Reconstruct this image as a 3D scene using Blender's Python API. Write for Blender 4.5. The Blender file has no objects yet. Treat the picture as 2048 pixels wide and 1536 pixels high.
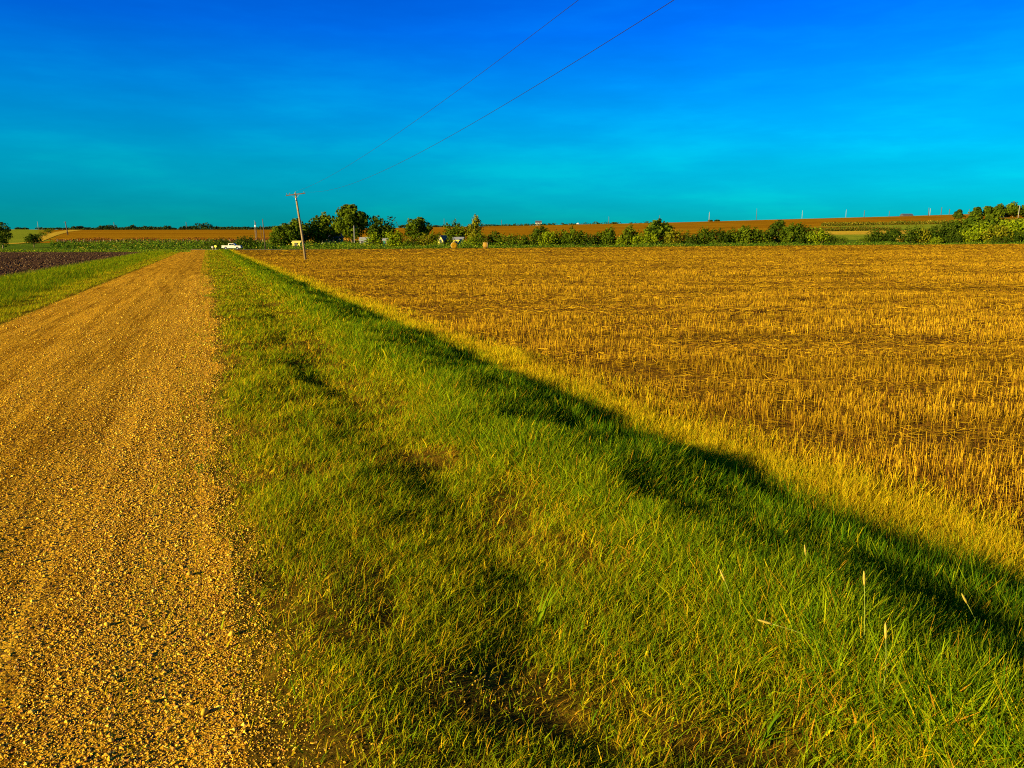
import bpy, math, random
import numpy as np
from mathutils import Vector, Matrix

SC = bpy.context.scene
COL = SC.collection
rng = np.random.default_rng(7)

# ------------------------------------------------------------------ picture geometry
F, CX, CY = 1547.0, 1024.0, 768.0
PITCH = math.atan(284.0 / F)
CAMH = 2.5
CP, SP = math.cos(PITCH), math.sin(PITCH)
ROAD_A = math.radians(21.17)
CA, SA = math.cos(ROAD_A), math.sin(ROAD_A)
EXPO = 1.3


def ray(px, py):
    a = (np.asarray(px, float) - CX) / F
    b = (CY - np.asarray(py, float)) / F
    return a, CP + b * SP, -SP + b * CP


def at(px, py, Y):
    """Point on the sight line of a photo pixel at forward distance Y."""
    a, fy, fz = ray(px, py)
    t = Y / fy
    return np.array([a * t, Y, CAMH + fz * t])


def zpix(px, py, Y):
    a, fy, fz = ray(px, py)
    return CAMH + fz * Y / fy


def to_px(X, Y, Z):
    d = Y * CP - (Z - CAMH) * SP
    v = Y * SP + (Z - CAMH) * CP
    return CX + F * X / d, CY - F * v / d


def xroad(Y):
    return -np.asarray(Y, float) * SA / CA


def u_of(X, Y):
    return X * CA + Y * SA


def sstep(a, b, x):
    t = np.clip((np.asarray(x, float) - a) / (b - a), 0, 1)
    return t * t * (3 - 2 * t)


# ------------------------------------------------------------------ noise
def vnoise(x, y, seed=0):
    x = np.asarray(x, float); y = np.asarray(y, float)
    xi = np.floor(x).astype(np.int64); yi = np.floor(y).astype(np.int64)
    xf = x - xi; yf = y - yi
    xf = xf * xf * (3 - 2 * xf); yf = yf * yf * (3 - 2 * yf)

    def h(i, j):
        n = (i * 374761393 + j * 668265263 + seed * 1274126177) & 0xFFFFFFFF
        n = ((n ^ (n >> 13)) * 1274126177) & 0xFFFFFFFF
        n = (n ^ (n >> 16)) & 0xFFFFFFFF
        return n / 4294967295.0
    a = h(xi, yi); b = h(xi + 1, yi); c = h(xi, yi + 1); d = h(xi + 1, yi + 1)
    return (a * (1 - xf) + b * xf) * (1 - yf) + (c * (1 - xf) + d * xf) * yf


def fbm(x, y, seed=0, octv=3):
    s = 0; a = 1; t = 0
    for k in range(octv):
        s = s + a * vnoise(x * 2 ** k, y * 2 ** k, seed + 17 * k); t += a; a *= .5
    return s / t


def edge_w(X, Y):
    return ((fbm(X * .35, Y * .3, 61) - .5) * 1.5 + (fbm(X * 1.3, Y * 1.1, 63) - .5) * .5) * (.3 + .7 * sstep(4.5, 7.5, np.asarray(Y, float)))


# ------------------------------------------------------------------ terrain
PU = np.array([-400, -60, -20, -13, -10.5, -9, -7.2, -6.1, -4.5, -3, -1.5, -.25, .6, 1.2, 2.0, 2.8, 3.4, 4.2, 4.9, 5.6, 6.6, 9, 25, 70, 400])
PZ = np.array([0, 0, 0, .0, .02, -.16, -.1, 0, .05, .07, .05, 0, .03, .02, -.07, .0, .08, -.10, -.28, -.39, -.43, -.43, -.28, 0, 0])
CRX = np.array([-400, 0, 150, 550, 800, 1000, 1300, 1500, 1700, 1900, 2048, 2500])
CRY = np.array([458, 458.5, 459.5, 459, 455.5, 452, 446, 440.5, 434.5, 430, 424, 414])
YH, YD = 340.0, 1100.0


def H0(X, Y):
    X = np.asarray(X, float); Y = np.asarray(Y, float)
    Ys = np.maximum(Y, 20.0)
    px = np.clip(CX + F * X / (Ys * CP), -400, 2500)
    yed = np.interp(px, [-400, 560, 2048, 2500], [499.5, 499.5, 488, 486])
    zed = zpix(px, yed, 240.0)
    zn = zed * sstep(45, 240, Y)
    y340 = np.interp(px, [-400, 620, 1000, 1600, 2048, 2500], [486, 486, 483, 480, 478, 476])
    z340 = zpix(px, y340, YH)
    z = zn + (z340 - zed) * sstep(262, YH, Y)
    zc = zpix(px, np.interp(px, CRX, CRY), YD)
    t = np.clip((Y - YH) / (YD - YH), 0, 1)
    z = np.where(Y > YH, z340 + (zc - z340) * t ** 0.95, z)
    z = np.where(Y > YD, zc - (Y - YD) * 0.03, z)
    return z


def H(X, Y):
    X = np.asarray(X, float); Y = np.asarray(Y, float)
    u = u_of(X, Y)
    fade = 1 - sstep(190, 236, Y)
    z = H0(X, Y) + np.interp(u, PU, PZ) * fade
    vg = sstep(-.3, .5, u) * (1 - sstep(5.8, 8, u)) * fade
    vl = sstep(-13.5, -12, u) * (1 - sstep(-7, -6.2, u)) * fade
    # hollows and bumps of the verge
    z = z + vg * (.15 * (fbm(X * .9, Y * .55, 3) - .5) * (.4 + .6 * sstep(4.5, 7, Y)) + .13 * (fbm(X * 2.3, Y * 2.0, 5) - .5) * (1 - sstep(20, 60, Y)))
    # an old wheel rut wanders through the short grass
    ur = 1.95 + .9 * (vnoise(Y * .13, 0 * Y, 14) - .5) - .25 * (1 - sstep(5, 9, Y))
    z = z - vg * .13 * np.exp(-((u - ur) / .36) ** 2) * sstep(.3, .55, vnoise(Y * .4, 3 + 0 * Y, 15)) * (1 - .7 * sstep(11, 24, Y)) * (1 - sstep(30, 60, Y)) * sstep(5.2, 6.6, Y)
    z = z + .012 * np.exp(-(((X + .16) / .5) ** 2 + ((Y - 4.05) / .4) ** 2))
    z = z + vl * .34 * (fbm(X * .8, Y * .5, 9) - .5)
    # wheel tracks of the road
    rd = sstep(-6.1, -5.6, u) * (1 - sstep(-.6, -.1, u)) * fade
    z = z - rd * .02 * (np.exp(-((u + 1.5) / .45) ** 2) + np.exp(-((u + 4.4) / .45) ** 2))
    z = z + rd * .018 * (fbm(u * 2.5, Y * .6, 11) - .5)
    fl = sstep(6.2, 8, u) * (1 - sstep(60, 150, Y)) * sstep(-2, 0, Y)
    z = z + fl * .12 * (fbm(X * .5, Y * .8, 21) - .5)
    pl = (1 - sstep(-15, -13.2, u)) * sstep(20, 40, Y) * (1 - sstep(150, 190, Y))
    z = z + pl * .35 * (fbm(X * .9, Y * .8, 31) - .5)
    return z


# ------------------------------------------------------------------ object helpers
def tag(o, label=None, cat=None, group=None, kind=None):
    if label: o['label'] = label
    if cat: o['category'] = cat
    if group: o['group'] = group
    if kind: o['kind'] = kind
    return o


def mesh_np(name, V, faces, mat=None, parent=None, col=None, smooth=False, loc=None):
    """faces: (N,k) int array or list of such arrays."""
    me = bpy.data.meshes.new(name)
    V = np.asarray(V, np.float32)
    if loc is not None:
        V = V - np.asarray(loc, np.float32)
    fl = faces if isinstance(faces, list) else [faces]
    fl = [np.asarray(f, np.int32) for f in fl if len(f)]
    idx = np.concatenate([f.ravel() for f in fl])
    tot = np.concatenate([np.full(len(f), f.shape[1], np.int32) for f in fl])
    start = np.concatenate([[0], np.cumsum(tot)[:-1]]).astype(np.int32)
    me.vertices.add(len(V)); me.vertices.foreach_set('co', V.ravel())
    me.loops.add(len(idx)); me.loops.foreach_set('vertex_index', idx)
    me.polygons.add(len(tot)); me.polygons.foreach_set('loop_start', start)
    me.polygons.foreach_set('loop_total', tot)
    me.polygons.foreach_set('use_smooth', np.full(len(tot), smooth))
    if col is not None:
        a = me.attributes.new('tint', 'FLOAT_COLOR', 'POINT')
        c = np.ones((len(V), 4), np.float32); c[:, :3] = col
        a.data.foreach_set('color', c.ravel())
    me.update(); me.validate()
    if mat: me.materials.append(mat)
    o = bpy.data.objects.new(name, me)
    COL.objects.link(o)
    if parent is not None: o.parent = parent
    if loc is not None: o.location = loc
    return o


def empty(name, loc, rz=0.0):
    o = bpy.data.objects.new(name, None); COL.objects.link(o)
    o.location = loc; o.rotation_euler = (0, 0, rz); o.empty_display_size = .3
    return o


class MB:
    """Collects boxes, tubes and profiles, then links them as one mesh."""
    def __init__(s): s.v = []; s.f = []

    def add(s, vs, fs):
        o = len(s.v); s.v += [tuple(map(float, v)) for v in vs]; s.f += [tuple(i + o for i in f) for f in fs]; return s

    def box(s, c, d, taper=1.0, rz=0):
        x, y, z = d[0] / 2, d[1] / 2, d[2] / 2
        vs = [(-x, -y, -z), (x, -y, -z), (x, y, -z), (-x, y, -z), (-x * taper, -y * taper, z), (x * taper, -y * taper, z), (x * taper, y * taper, z), (-x * taper, y * taper, z)]
        ca, sa = math.cos(rz), math.sin(rz)
        vs = [(a * ca - b * sa + c[0], a * sa + b * ca + c[1], e + c[2]) for a, b, e in vs]
        return s.add(vs, [(0, 3, 2, 1), (4, 5, 6, 7), (0, 1, 5, 4), (1, 2, 6, 5), (2, 3, 7, 6), (3, 0, 4, 7)])

    def tube(s, pts, rad, n=8, cap=True):
        pts = [Vector(p) for p in pts]
        rad = rad if hasattr(rad, '__len__') else [rad] * len(pts)
        vs = []; fs = []
        for i, p in enumerate(pts):
            d = (pts[min(i + 1, len(pts) - 1)] - pts[max(i - 1, 0)]).normalized()
            a = d.orthogonal().normalized() if abs(d.z) > .9 else d.cross(Vector((0, 0, 1))).normalized()
            b = d.cross(a)
            for k in range(n):
                t = 2 * math.pi * k / n
                vs.append(p + (a * math.cos(t) + b * math.sin(t)) * rad[i])
        for i in range(len(pts) - 1):
            for k in range(n):
                fs.append((i * n + k, i * n + (k + 1) % n, (i + 1) * n + (k + 1) % n, (i + 1) * n + k))
        if cap:
            fs.append(tuple(range(n))[::-1]); fs.append(tuple((len(pts) - 1) * n + k for k in range(n)))
        return s.add(vs, fs)

    def prism(s, prof, y0, y1):
        """(x,z) outline extruded along y."""
        n = len(prof)
        vs = [(x, y0, z) for x, z in prof] + [(x, y1, z) for x, z in prof]
        fs = [tuple(range(n)), tuple(range(n, 2 * n))[::-1]] + [(i, i + n, (i + 1) % n + n, (i + 1) % n) for i in range(n)]
        return s.add(vs, fs)

    def lathe(s, prof, c=(0, 0, 0), axis='z', n=20):
        """(r,h) outline turned round an axis."""
        vs = []; fs = []
        for r, h in prof:
            for k in range(n):
                t = 2 * math.pi * k / n
                p = (r * math.cos(t), r * math.sin(t), h)
                if axis == 'y': p = (p[0], h, p[1])
                if axis == 'x': p = (h, p[0], p[1])
                vs.append((p[0] + c[0], p[1] + c[1], p[2] + c[2]))
        for i in range(len(prof) - 1):
            for k in range(n):
                fs.append((i * n + k, i * n + (k + 1) % n, (i + 1) * n + (k + 1) % n, (i + 1) * n + k))
        return s.add(vs, fs)

    def build(s, name, mat, parent=None, smooth=False, bevel=0):
        me = bpy.data.meshes.new(name); me.from_pydata(s.v, [], s.f); me.update()
        if smooth:
            for p in me.polygons: p.use_smooth = True
        me.materials.append(mat)
        o = bpy.data.objects.new(name, me); COL.objects.link(o)
        if parent is not None: o.parent = parent
        if bevel:
            m = o.modifiers.new('bevel', 'BEVEL'); m.width = bevel; m.segments = 2; m.limit_method = 'ANGLE'
        return o


def copy_tree(o, parent=None):
    c = o.copy(); COL.objects.link(c)
    if parent is not None: c.parent = parent
    for ch in [x for x in bpy.data.objects if x.parent == o]:
        copy_tree(ch, c)
    return c


# ------------------------------------------------------------------ materials
def newmat(name):
    m = bpy.data.materials.new(name); m.use_nodes = True
    nt = m.node_tree; nt.nodes.clear()
    out = nt.nodes.new('ShaderNodeOutputMaterial')
    return m, nt, out


def nd(nt, t, **kw):
    n = nt.nodes.new(t)
    for k, v in kw.items():
        if k.startswith('i_'):
            n.inputs[k[2:].replace('_', ' ')].default_value = v
        elif k.startswith('n_'):
            n.inputs[int(k[2:])].default_value = v
        else: setattr(n, k, v)
    return n


def ramp(nt, src, stops, interp='LINEAR'):
    r = nt.nodes.new('ShaderNodeValToRGB'); r.color_ramp.interpolation = interp
    el = r.color_ramp.elements
    while len(el) < len(stops): el.new(.5)
    for e, (p, c) in zip(el, stops):
        e.position = p; e.color = (*c, 1) if len(c) == 3 else c
    nt.links.new(src, r.inputs[0]); return r


def mapping(nt, scale, rotz=0):
    tc = nt.nodes.new('ShaderNodeTexCoord'); mp = nt.nodes.new('ShaderNodeMapping')
    if rotz:
        mp.vector_type = 'TEXTURE'; scale = tuple(1 / v for v in scale)
    mp.inputs['Scale'].default_value = scale; mp.inputs['Rotation'].default_value = (0, 0, rotz)
    nt.links.new(tc.outputs['Object'], mp.inputs['Vector']); return mp.outputs[0]


def noise(nt, vec, scale, detail=4, rough=.55):
    n = nd(nt, 'ShaderNodeTexNoise', i_Scale=scale, i_Detail=detail, i_Roughness=rough)
    nt.links.new(vec, n.inputs['Vector']); return n.outputs['Fac']


def mixc(nt, fac, a, b, mode='MIX'):
    m = nt.nodes.new('ShaderNodeMix'); m.data_type = 'RGBA'; m.blend_type = mode
    for s, v in ((m.inputs[0], fac), (m.inputs[6], a), (m.inputs[7], b)):
        if hasattr(v, 'links'): nt.links.new(v, s)
        elif isinstance(v, (tuple, list)): s.default_value = (*v, 1)
        else: s.default_value = v
    return m.outputs[2]


def simple(name, color, rough=.7, metal=0, var=.25, nscale=3.0, spec=.3):
    m, nt, out = newmat(name)
    b = nd(nt, 'ShaderNodeBsdfPrincipled', i_Roughness=rough, i_Metallic=metal)
    b.inputs['Specular IOR Level'].default_value = spec
    f = noise(nt, mapping(nt, (1, 1, 1)), nscale)
    r = ramp(nt, f, [(.3, tuple(c * (1 - var) for c in color)), (.7, tuple(min(1, c * (1 + var)) for c in color))])
    nt.links.new(r.outputs[0], b.inputs['Base Color']); nt.links.new(b.outputs[0], out.inputs[0])
    return m


def tinted(name, trans=.25, gloss=0.0):
    """Leaf / blade material: colour of each blade comes from its own 'tint'."""
    m, nt, out = newmat(name)
    a = nd(nt, 'ShaderNodeAttribute', attribute_name='tint')
    d = nd(nt, 'ShaderNodeBsdfDiffuse')
    nt.links.new(a.outputs['Color'], d.inputs[0])
    last = d.outputs[0]
    if trans > 0:
        t = nd(nt, 'ShaderNodeBsdfTranslucent'); nt.links.new(a.outputs['Color'], t.inputs[0])
        mx = nd(nt, 'ShaderNodeMixShader', n_0=trans)
        nt.links.new(last, mx.inputs[1]); nt.links.new(t.outputs[0], mx.inputs[2]); last = mx.outputs[0]
    if gloss > 0:
        g = nd(nt, 'ShaderNodeBsdfGlossy', i_Roughness=.45)
        mx = nd(nt, 'ShaderNodeMixShader', n_0=gloss)
        nt.links.new(last, mx.inputs[1]); nt.links.new(g.outputs[0], mx.inputs[2]); last = mx.outputs[0]
    nt.links.new(last, out.inputs[0])
    return m


M_BLADE = tinted('grass_blades', .22)
M_STRAW = tinted('straw', .15)
M_LEAF = tinted('leaves', .25)
M_STONE = tinted('stones', 0)


def ground_mat(name, stops, layers, bump=(8.0, .4, .06), rough=.95):
    """layers: list of (scale vec, noise scale, detail, weight)."""
    m, nt, out = newmat(name)
    b = nd(nt, 'ShaderNodeBsdfPrincipled', i_Roughness=rough)
    b.inputs['Specular IOR Level'].default_value = 0
    acc = None
    for sv, ns, dt, w in layers:
        f = noise(nt, mapping(nt, sv), ns, dt, .6)
        k = nd(nt, 'ShaderNodeMath', operation='MULTIPLY_ADD'); k.inputs[1].default_value = w
        nt.links.new(f, k.inputs[0])
        if acc is None: k.inputs[2].default_value = 0
        else: nt.links.new(acc, k.inputs[2])
        acc = k.outputs[0]
    r = ramp(nt, acc, stops)
    nt.links.new(r.outputs[0], b.inputs['Base Color'])
    if bump:
        f = noise(nt, mapping(nt, (1, 1, 1)), bump[0], 5, .7)
        bp = nd(nt, 'ShaderNodeBump', i_Strength=bump[1], i_Distance=bump[2])
        nt.links.new(f, bp.inputs['Height']); nt.links.new(bp.outputs[0], b.inputs['Normal'])
    nt.links.new(b.outputs[0], out.inputs[0])
    return m


def gravel_mat():
    m, nt, out = newmat('gravel')
    b = nd(nt, 'ShaderNodeBsdfPrincipled', i_Roughness=.95); b.inputs['Specular IOR Level'].default_value = 0
    v = mapping(nt, (1, 1, 1))
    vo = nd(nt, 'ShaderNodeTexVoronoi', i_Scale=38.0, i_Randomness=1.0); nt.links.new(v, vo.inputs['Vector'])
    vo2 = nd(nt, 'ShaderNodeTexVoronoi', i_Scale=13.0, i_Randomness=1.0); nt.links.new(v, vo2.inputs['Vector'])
    stone = ramp(nt, vo.outputs['Color'], [(.12, (.10, .042, .02)), (.26, (.30, .14, .012)), (.5, (.56, .285, .013)), (.9, (.80, .45, .022))])  # shade of the gaps between stones is painted in as the darkest cells
    big = noise(nt, mapping(nt, (2.6, .12, 1), ROAD_A), 1.0, 5, .65)
    worn = ramp(nt, big, [(.34, (.55, .48, .42)), (.5, (.95, .93, .9)), (.66, (1.25, 1.22, 1.1))])
    c = mixc(nt, 1.0, stone.outputs[0], worn.outputs[0], 'MULTIPLY')
    fine = noise(nt, mapping(nt, (11, .22, 1), ROAD_A), 1.0, 4, .6)
    groove = ramp(nt, fine, [(.36, (.66, .6, .55)), (.55, (1.08, 1.08, 1.05))])
    c = mixc(nt, 1.0, c, groove.outputs[0], 'MULTIPLY')
    nt.links.new(c, b.inputs['Base Color'])
    h = nd(nt, 'ShaderNodeMath', operation='ADD'); nt.links.new(vo.outputs['Distance'], h.inputs[0]); nt.links.new(vo2.outputs['Distance'], h.inputs[1])
    n1 = noise(nt, v, 60, 3, .7)
    h2 = nd(nt, 'ShaderNodeMath', operation='SUBTRACT'); nt.links.new(n1, h2.inputs[0]); nt.links.new(h.outputs[0], h2.inputs[1])
    bp = nd(nt, 'ShaderNodeBump', i_Strength=1.0, i_Distance=.03)
    nt.links.new(h2.outputs[0], bp.inputs['Height']); nt.links.new(bp.outputs[0], b.inputs['Normal'])
    nt.links.new(b.outputs[0], out.inputs[0])
    return m


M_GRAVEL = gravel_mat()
M_VERGE = ground_mat('verge_soil', [(.32, (.04, .022, .004)), (.52, (.10, .06, .005)), (.72, (.34, .19, .009))], [((1, 1, 1), 1.5, 5, .6), ((1, 1, 1), 14, 4, .4)], (30, .7, .05))
M_STUB = ground_mat('stubble_soil', [(.34, (.035, .015, .009)), (.46, (.10, .045, .009)), (.57, (.25, .13, .008)), (.74, (.48, .28, .010))],
                    [((.10, .55, 1), 1.0, 5, .40), ((.5, 2.2, 1), 1.0, 5, .35), ((3, 5, 1), 1.0, 4, .25)], (7, .8, .12))
M_PLOUGH = ground_mat('ploughed_soil', [(.3, (.035, .016, .012)), (.55, (.09, .045, .025)), (.75, (.20, .11, .04))], [((.6, 1.4, 1), 1.0, 5, .6), ((3, 3, 1), 1.0, 4, .4)], (3, 1.0, .35))
M_MEADOW = ground_mat('meadow', [(.3, (.035, .07, .006)), (.5, (.08, .14, .008)), (.7, (.20, .22, .015))], [((.05, .3, 1), 1.0, 5, .6), ((.6, 1, 1), 1.0, 4, .4)], (2, .8, .3))
M_HILL = ground_mat('hill_crop', [(.36, (.15, .055, .002)), (.47, (.27, .115, .003)), (.55, (.34, .16, .004)), (.68, (.45, .24, .006))],
                    [((.0012, .035, 1), 1.0, 3, .45), ((.004, .11, 1), 1.0, 3, .35), ((.2, .2, 1), 1.0, 4, .2)], (1.0, .5, .3))
M_GREENCROP = ground_mat('green_crop', [(.3, (.10, .14, .01)), (.5, (.20, .24, .012)), (.7, (.36, .34, .02))], [((.004, .1, 1), 1.0, 4, .6), ((.2, .3, 1), 1.0, 4, .4)], (1, .5, .3))
M_TAN = ground_mat('pale_crop', [(.3, (.42, .24, .015)), (.7, (.66, .44, .03))], [((.01, .1, 1), 1.0, 4, .6), ((.2, .3, 1), 1.0, 4, .4)], (1, .5, .3))
M_ASPHALT = simple('old_asphalt', (.20, .17, .12), .9, 0, .15, .8)
M_POLE = simple('weathered_pole', (.24, .17, .07), .85, 0, .35, 6)
M_DARKPOLE = simple('dark_pole', (.09, .06, .04), .85, 0, .3, 4)
M_WHITEPOLE = simple('pale_pole', (.28, .27, .21), .7, 0, .1, 4)
M_METAL = simple('galvanised', (.45, .46, .45), .4, .7, .1, 5)
M_WIRE = simple('wire', (.01, .02, .05), .6, .3, .1, 5)
M_GLASSY = simple('insulator', (.12, .14, .13), .25, 0, .1, 5, .6)
M_BARK = simple('bark', (.20, .14, .07), .9, 0, .4, 5)
M_WHITE = simple('white_paint', (.66, .63, .48), .35, 0, .04, 3, .5)
M_WALLW = simple('white_siding', (.42, .40, .30), .7, 0, .06, 2)
M_WALLY = simple('yellow_and_sunlit_siding', (.72, .60, .10), .7, 0, .1, 2)  # true yellow walls, and painted sunlight on the white shed under the tree
M_WALLG = simple('teal_siding', (.02, .17, .12), .6, 0, .12, 2)
M_ROOFD = simple('dark_roof', (.07, .07, .08), .7, 0, .2, 3)
M_ROOFG = simple('grey_metal_roof', (.30, .30, .27), .6, 0, .1, 2)
M_GLASS = simple('dark_glass', (.015, .02, .025), .08, 0, .05, 3, .8)
M_RUBBER = simple('rubber', (.02, .02, .02), .85, 0, .2, 9)
M_RIM = simple('wheel_rim', (.5, .5, .5), .3, .8, .05, 9)
M_LAMP = simple('lamp_lens', (.7, .7, .65), .15, 0, .05, 9, .8)
M_RED = simple('tail_lens', (.35, .02, .01), .2, 0, .05, 9, .7)
M_YELLOW = simple('yellow_marker', (.75, .70, .06), .5, 0, .05, 9)
M_FENCE = simple('fence_wood', (.42, .33, .18), .85, 0, .3, 3)
M_HAY = ground_mat('hay', [(.3, (.20, .095, .004)), (.5, (.33, .17, .006)), (.7, (.46, .27, .010))], [((6, 6, 6), 1.0, 4, .6), ((1.5, 1.5, 1.5), 1.0, 4, .4)], (14, .9, .08))

# ------------------------------------------------------------------ ground sheets
ycols = []
us = [-2600, -1900, -1400, -1000, -760, -600, -480, -400, -340, -290, -250, -215, -185, -160, -140, -122, -106, -92, -80, -70, -60, -52, -45, -39, -34, -30, -26.5, -23.5, -21, -19]
us += list(np.arange(-17.5, -13.01, .5)) + [-13] + list(np.arange(-12.6, -6.4, .4)) + [-6.1] + list(np.arange(-5.8, -1.2, .22)) + list(np.arange(-1.1, -.15, .1))
us += list(np.arange(-.1, 7.6, .11)) + list(np.arange(7.8, 14, .35)) + list(np.arange(14.5, 30, 1.0))
us += [31.5, 33.5, 36, 39, 42, 46, 50, 55, 60, 66, 73, 81, 90, 100, 112, 125, 140, 158, 178, 200, 225, 252, 285, 320, 360, 410, 470, 540, 630, 740, 900, 1100, 1400, 1800, 2400, 3200]
US = np.unique(np.round(np.array(us, float), 3))
ys = [-40, -28, -20, -14, -9, -6, -4, -2.5, -1.2, 0, .8]
y = 1.4
while y < 236:
    ys.append(y); y += max(.11, y * .011)
ys = [v for v in ys if v < 184.2] + [185.0] + [v for v in ys if 186 < v < 214] + list(np.arange(215, 238, 1.0)) + [238, 240, 241.5, 243, 246, 249, 251, 254, 258, 262]
ys += list(np.arange(267, 340, 6.0)) + [340, 346, 352, 358, 366, 375, 385, 396, 408, 420, 435, 450, 468, 488, 510, 530, 550, 575, 600, 620, 640, 665, 690, 720, 750, 790, 830, 870, 910, 950, 990, 1020, 1050, 1075, 1090, 1100, 1110, 1130, 1170, 1250, 1400, 1700, 2200, 3000]
YS = np.array(ys, float)
GU, GY = np.meshgrid(US, YS)
GX = xroad(GY) + GU / CA
GZ = H(GX, GY)
nY, nU = GU.shape
VV = np.stack([GX, GY, GZ], -1).reshape(-1, 3)
ii, jj = np.meshgrid(np.arange(nY - 1), np.arange(nU - 1), indexing='ij')
FQ = np.stack([ii * nU + jj, ii * nU + jj + 1, (ii + 1) * nU + jj + 1, (ii + 1) * nU + jj], -1).reshape(-1, 4)
fu = (GU[:-1, :-1] + GU[1:, 1:]).ravel() / 2
fy = (GY[:-1, :-1] + GY[1:, 1:]).ravel() / 2
fx = (GX[:-1, :-1] + GX[1:, 1:]).ravel() / 2
fpx = CX + F * fx / (np.maximum(fy, 1) * CP)
reg = np.zeros(len(fu), int)          # 0 meadow
reg[(fy < 243) & (fu > 6.9)] = 1       # stubble
reg[(fy < 243) & (fu > -.25) & (fu < 6.9)] = 2
flare = -6.1 - 16 * np.clip((fy - 218) / 25, 0, 1) ** 2
eb = -.05 - edge_w(fx, fy) * .6
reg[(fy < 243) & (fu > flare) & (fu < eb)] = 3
reg[(fy < 215) & (fu > -13) & (fu < -6.1)] = 4
reg[(fy < 185) & (fu < -13)] = 5
reg[(fy > 240) & (fy < 243) & (fpx > 640)] = 0
reg[(fy > 243) & (fy < 249) & (fpx < 720)] = 6
reg[fy > 340] = 7
reg[(fy > 340) & (fpx < 95)] = 8
reg[(fy > 340) & (fy < 396) & (fpx > 1560)] = 8
reg[(fy > 396) & (fy < 450) & (fpx > 1600)] = 9
reg[(fy > 450) & (fy < 575) & (fpx > 1630) & (fpx < 2500)] = 8
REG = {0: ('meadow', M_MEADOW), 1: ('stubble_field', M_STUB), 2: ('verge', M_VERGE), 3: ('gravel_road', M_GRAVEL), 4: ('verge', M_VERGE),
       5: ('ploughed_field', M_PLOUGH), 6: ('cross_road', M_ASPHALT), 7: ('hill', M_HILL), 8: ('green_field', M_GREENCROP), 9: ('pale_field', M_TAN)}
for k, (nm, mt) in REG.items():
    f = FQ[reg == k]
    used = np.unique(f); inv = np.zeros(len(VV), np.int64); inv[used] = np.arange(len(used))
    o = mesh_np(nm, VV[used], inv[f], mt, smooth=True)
    o['kind'] = 'structure'

# the dirt track climbing the far slope, a ribbon on the terrain
def ribbon(name, pts, mat, lift):
    P = []
    for k in range(len(pts) - 1):
        for t in np.linspace(0, 1, 30, endpoint=False):
            P.append([pts[k][q] * (1 - t) + pts[k + 1][q] * t for q in range(3)])
    P.append(list(pts[-1])); P = np.array(P)
    d = np.gradient(P[:, :2], axis=0); d /= np.linalg.norm(d, axis=1)[:, None]
    nrm = np.stack([d[:, 1], -d[:, 0]], 1)
    rows = []
    for s in (-1, -.33, .33, 1):
        q = P[:, :2] + nrm * (P[:, 2:3] * s)
        rows.append(np.stack([q[:, 0], q[:, 1], H(q[:, 0], q[:, 1]) + lift], 1))
    V = np.concatenate(rows); n = len(P)
    fs = [np.stack([np.arange(n - 1) + a * n, np.arange(n - 1) + a * n + 1, np.arange(n - 1) + (a + 1) * n + 1, np.arange(n - 1) + (a + 1) * n], 1) for a in range(3)]
    o = mesh_np(name, V, np.concatenate(fs), mat, smooth=True); o['kind'] = 'structure'
    return o


def gpt(px, Y):
    return (CX * 0 + (px - CX) / F * Y * CP, Y)


ribbon('dirt_track', [(*gpt(-140, 300), 2.6), (*gpt(20, 318), 2.6), (*gpt(66, 350), 2.8), (*gpt(84, 420), 3.2), (*gpt(105, 560), 4), (*gpt(128, 780), 5.5), (*gpt(150, 1000), 8), (*gpt(157, 1090), 9)], M_TAN, .12)

# ------------------------------------------------------------------ scattering
def scatter(ulo, uhi, y0, y1, rho0, d0, power, margin=260):
    """Random points by distance bands inside the visible wedge; returns X, Y, dist."""
    Xs = []; Ysn = []
    yb = y0
    while yb < y1:
        ye = min(y1, yb * 1.12 + .05)
        r = rho0 * min(1.0, (d0 / max(math.hypot(yb, 2.5), .1)) ** power)
        xl = float(xroad(yb) + ulo / CA); xh = float(xroad(ye) + uhi / CA)
        vl = (-margin - CX) / F * (ye * CP + 2.5) ; vh = (2048 + margin - CX) / F * (ye * CP + 2.5)
        a = max(min(xl, float(xroad(ye) + ulo / CA)), vl); b = min(max(xh, float(xroad(yb) + uhi / CA)), vh)
        if b > a:
            n = rng.poisson(r * (b - a) * (ye - yb))
            if n:
                Xs.append(rng.uniform(a, b, n)); Ysn.append(rng.uniform(yb, ye, n))
        yb = ye
    X = np.concatenate(Xs); Y = np.concatenate(Ysn)
    u = u_of(X, Y); k = (u > ulo) & (u < uhi)
    return X[k], Y[k]


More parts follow.
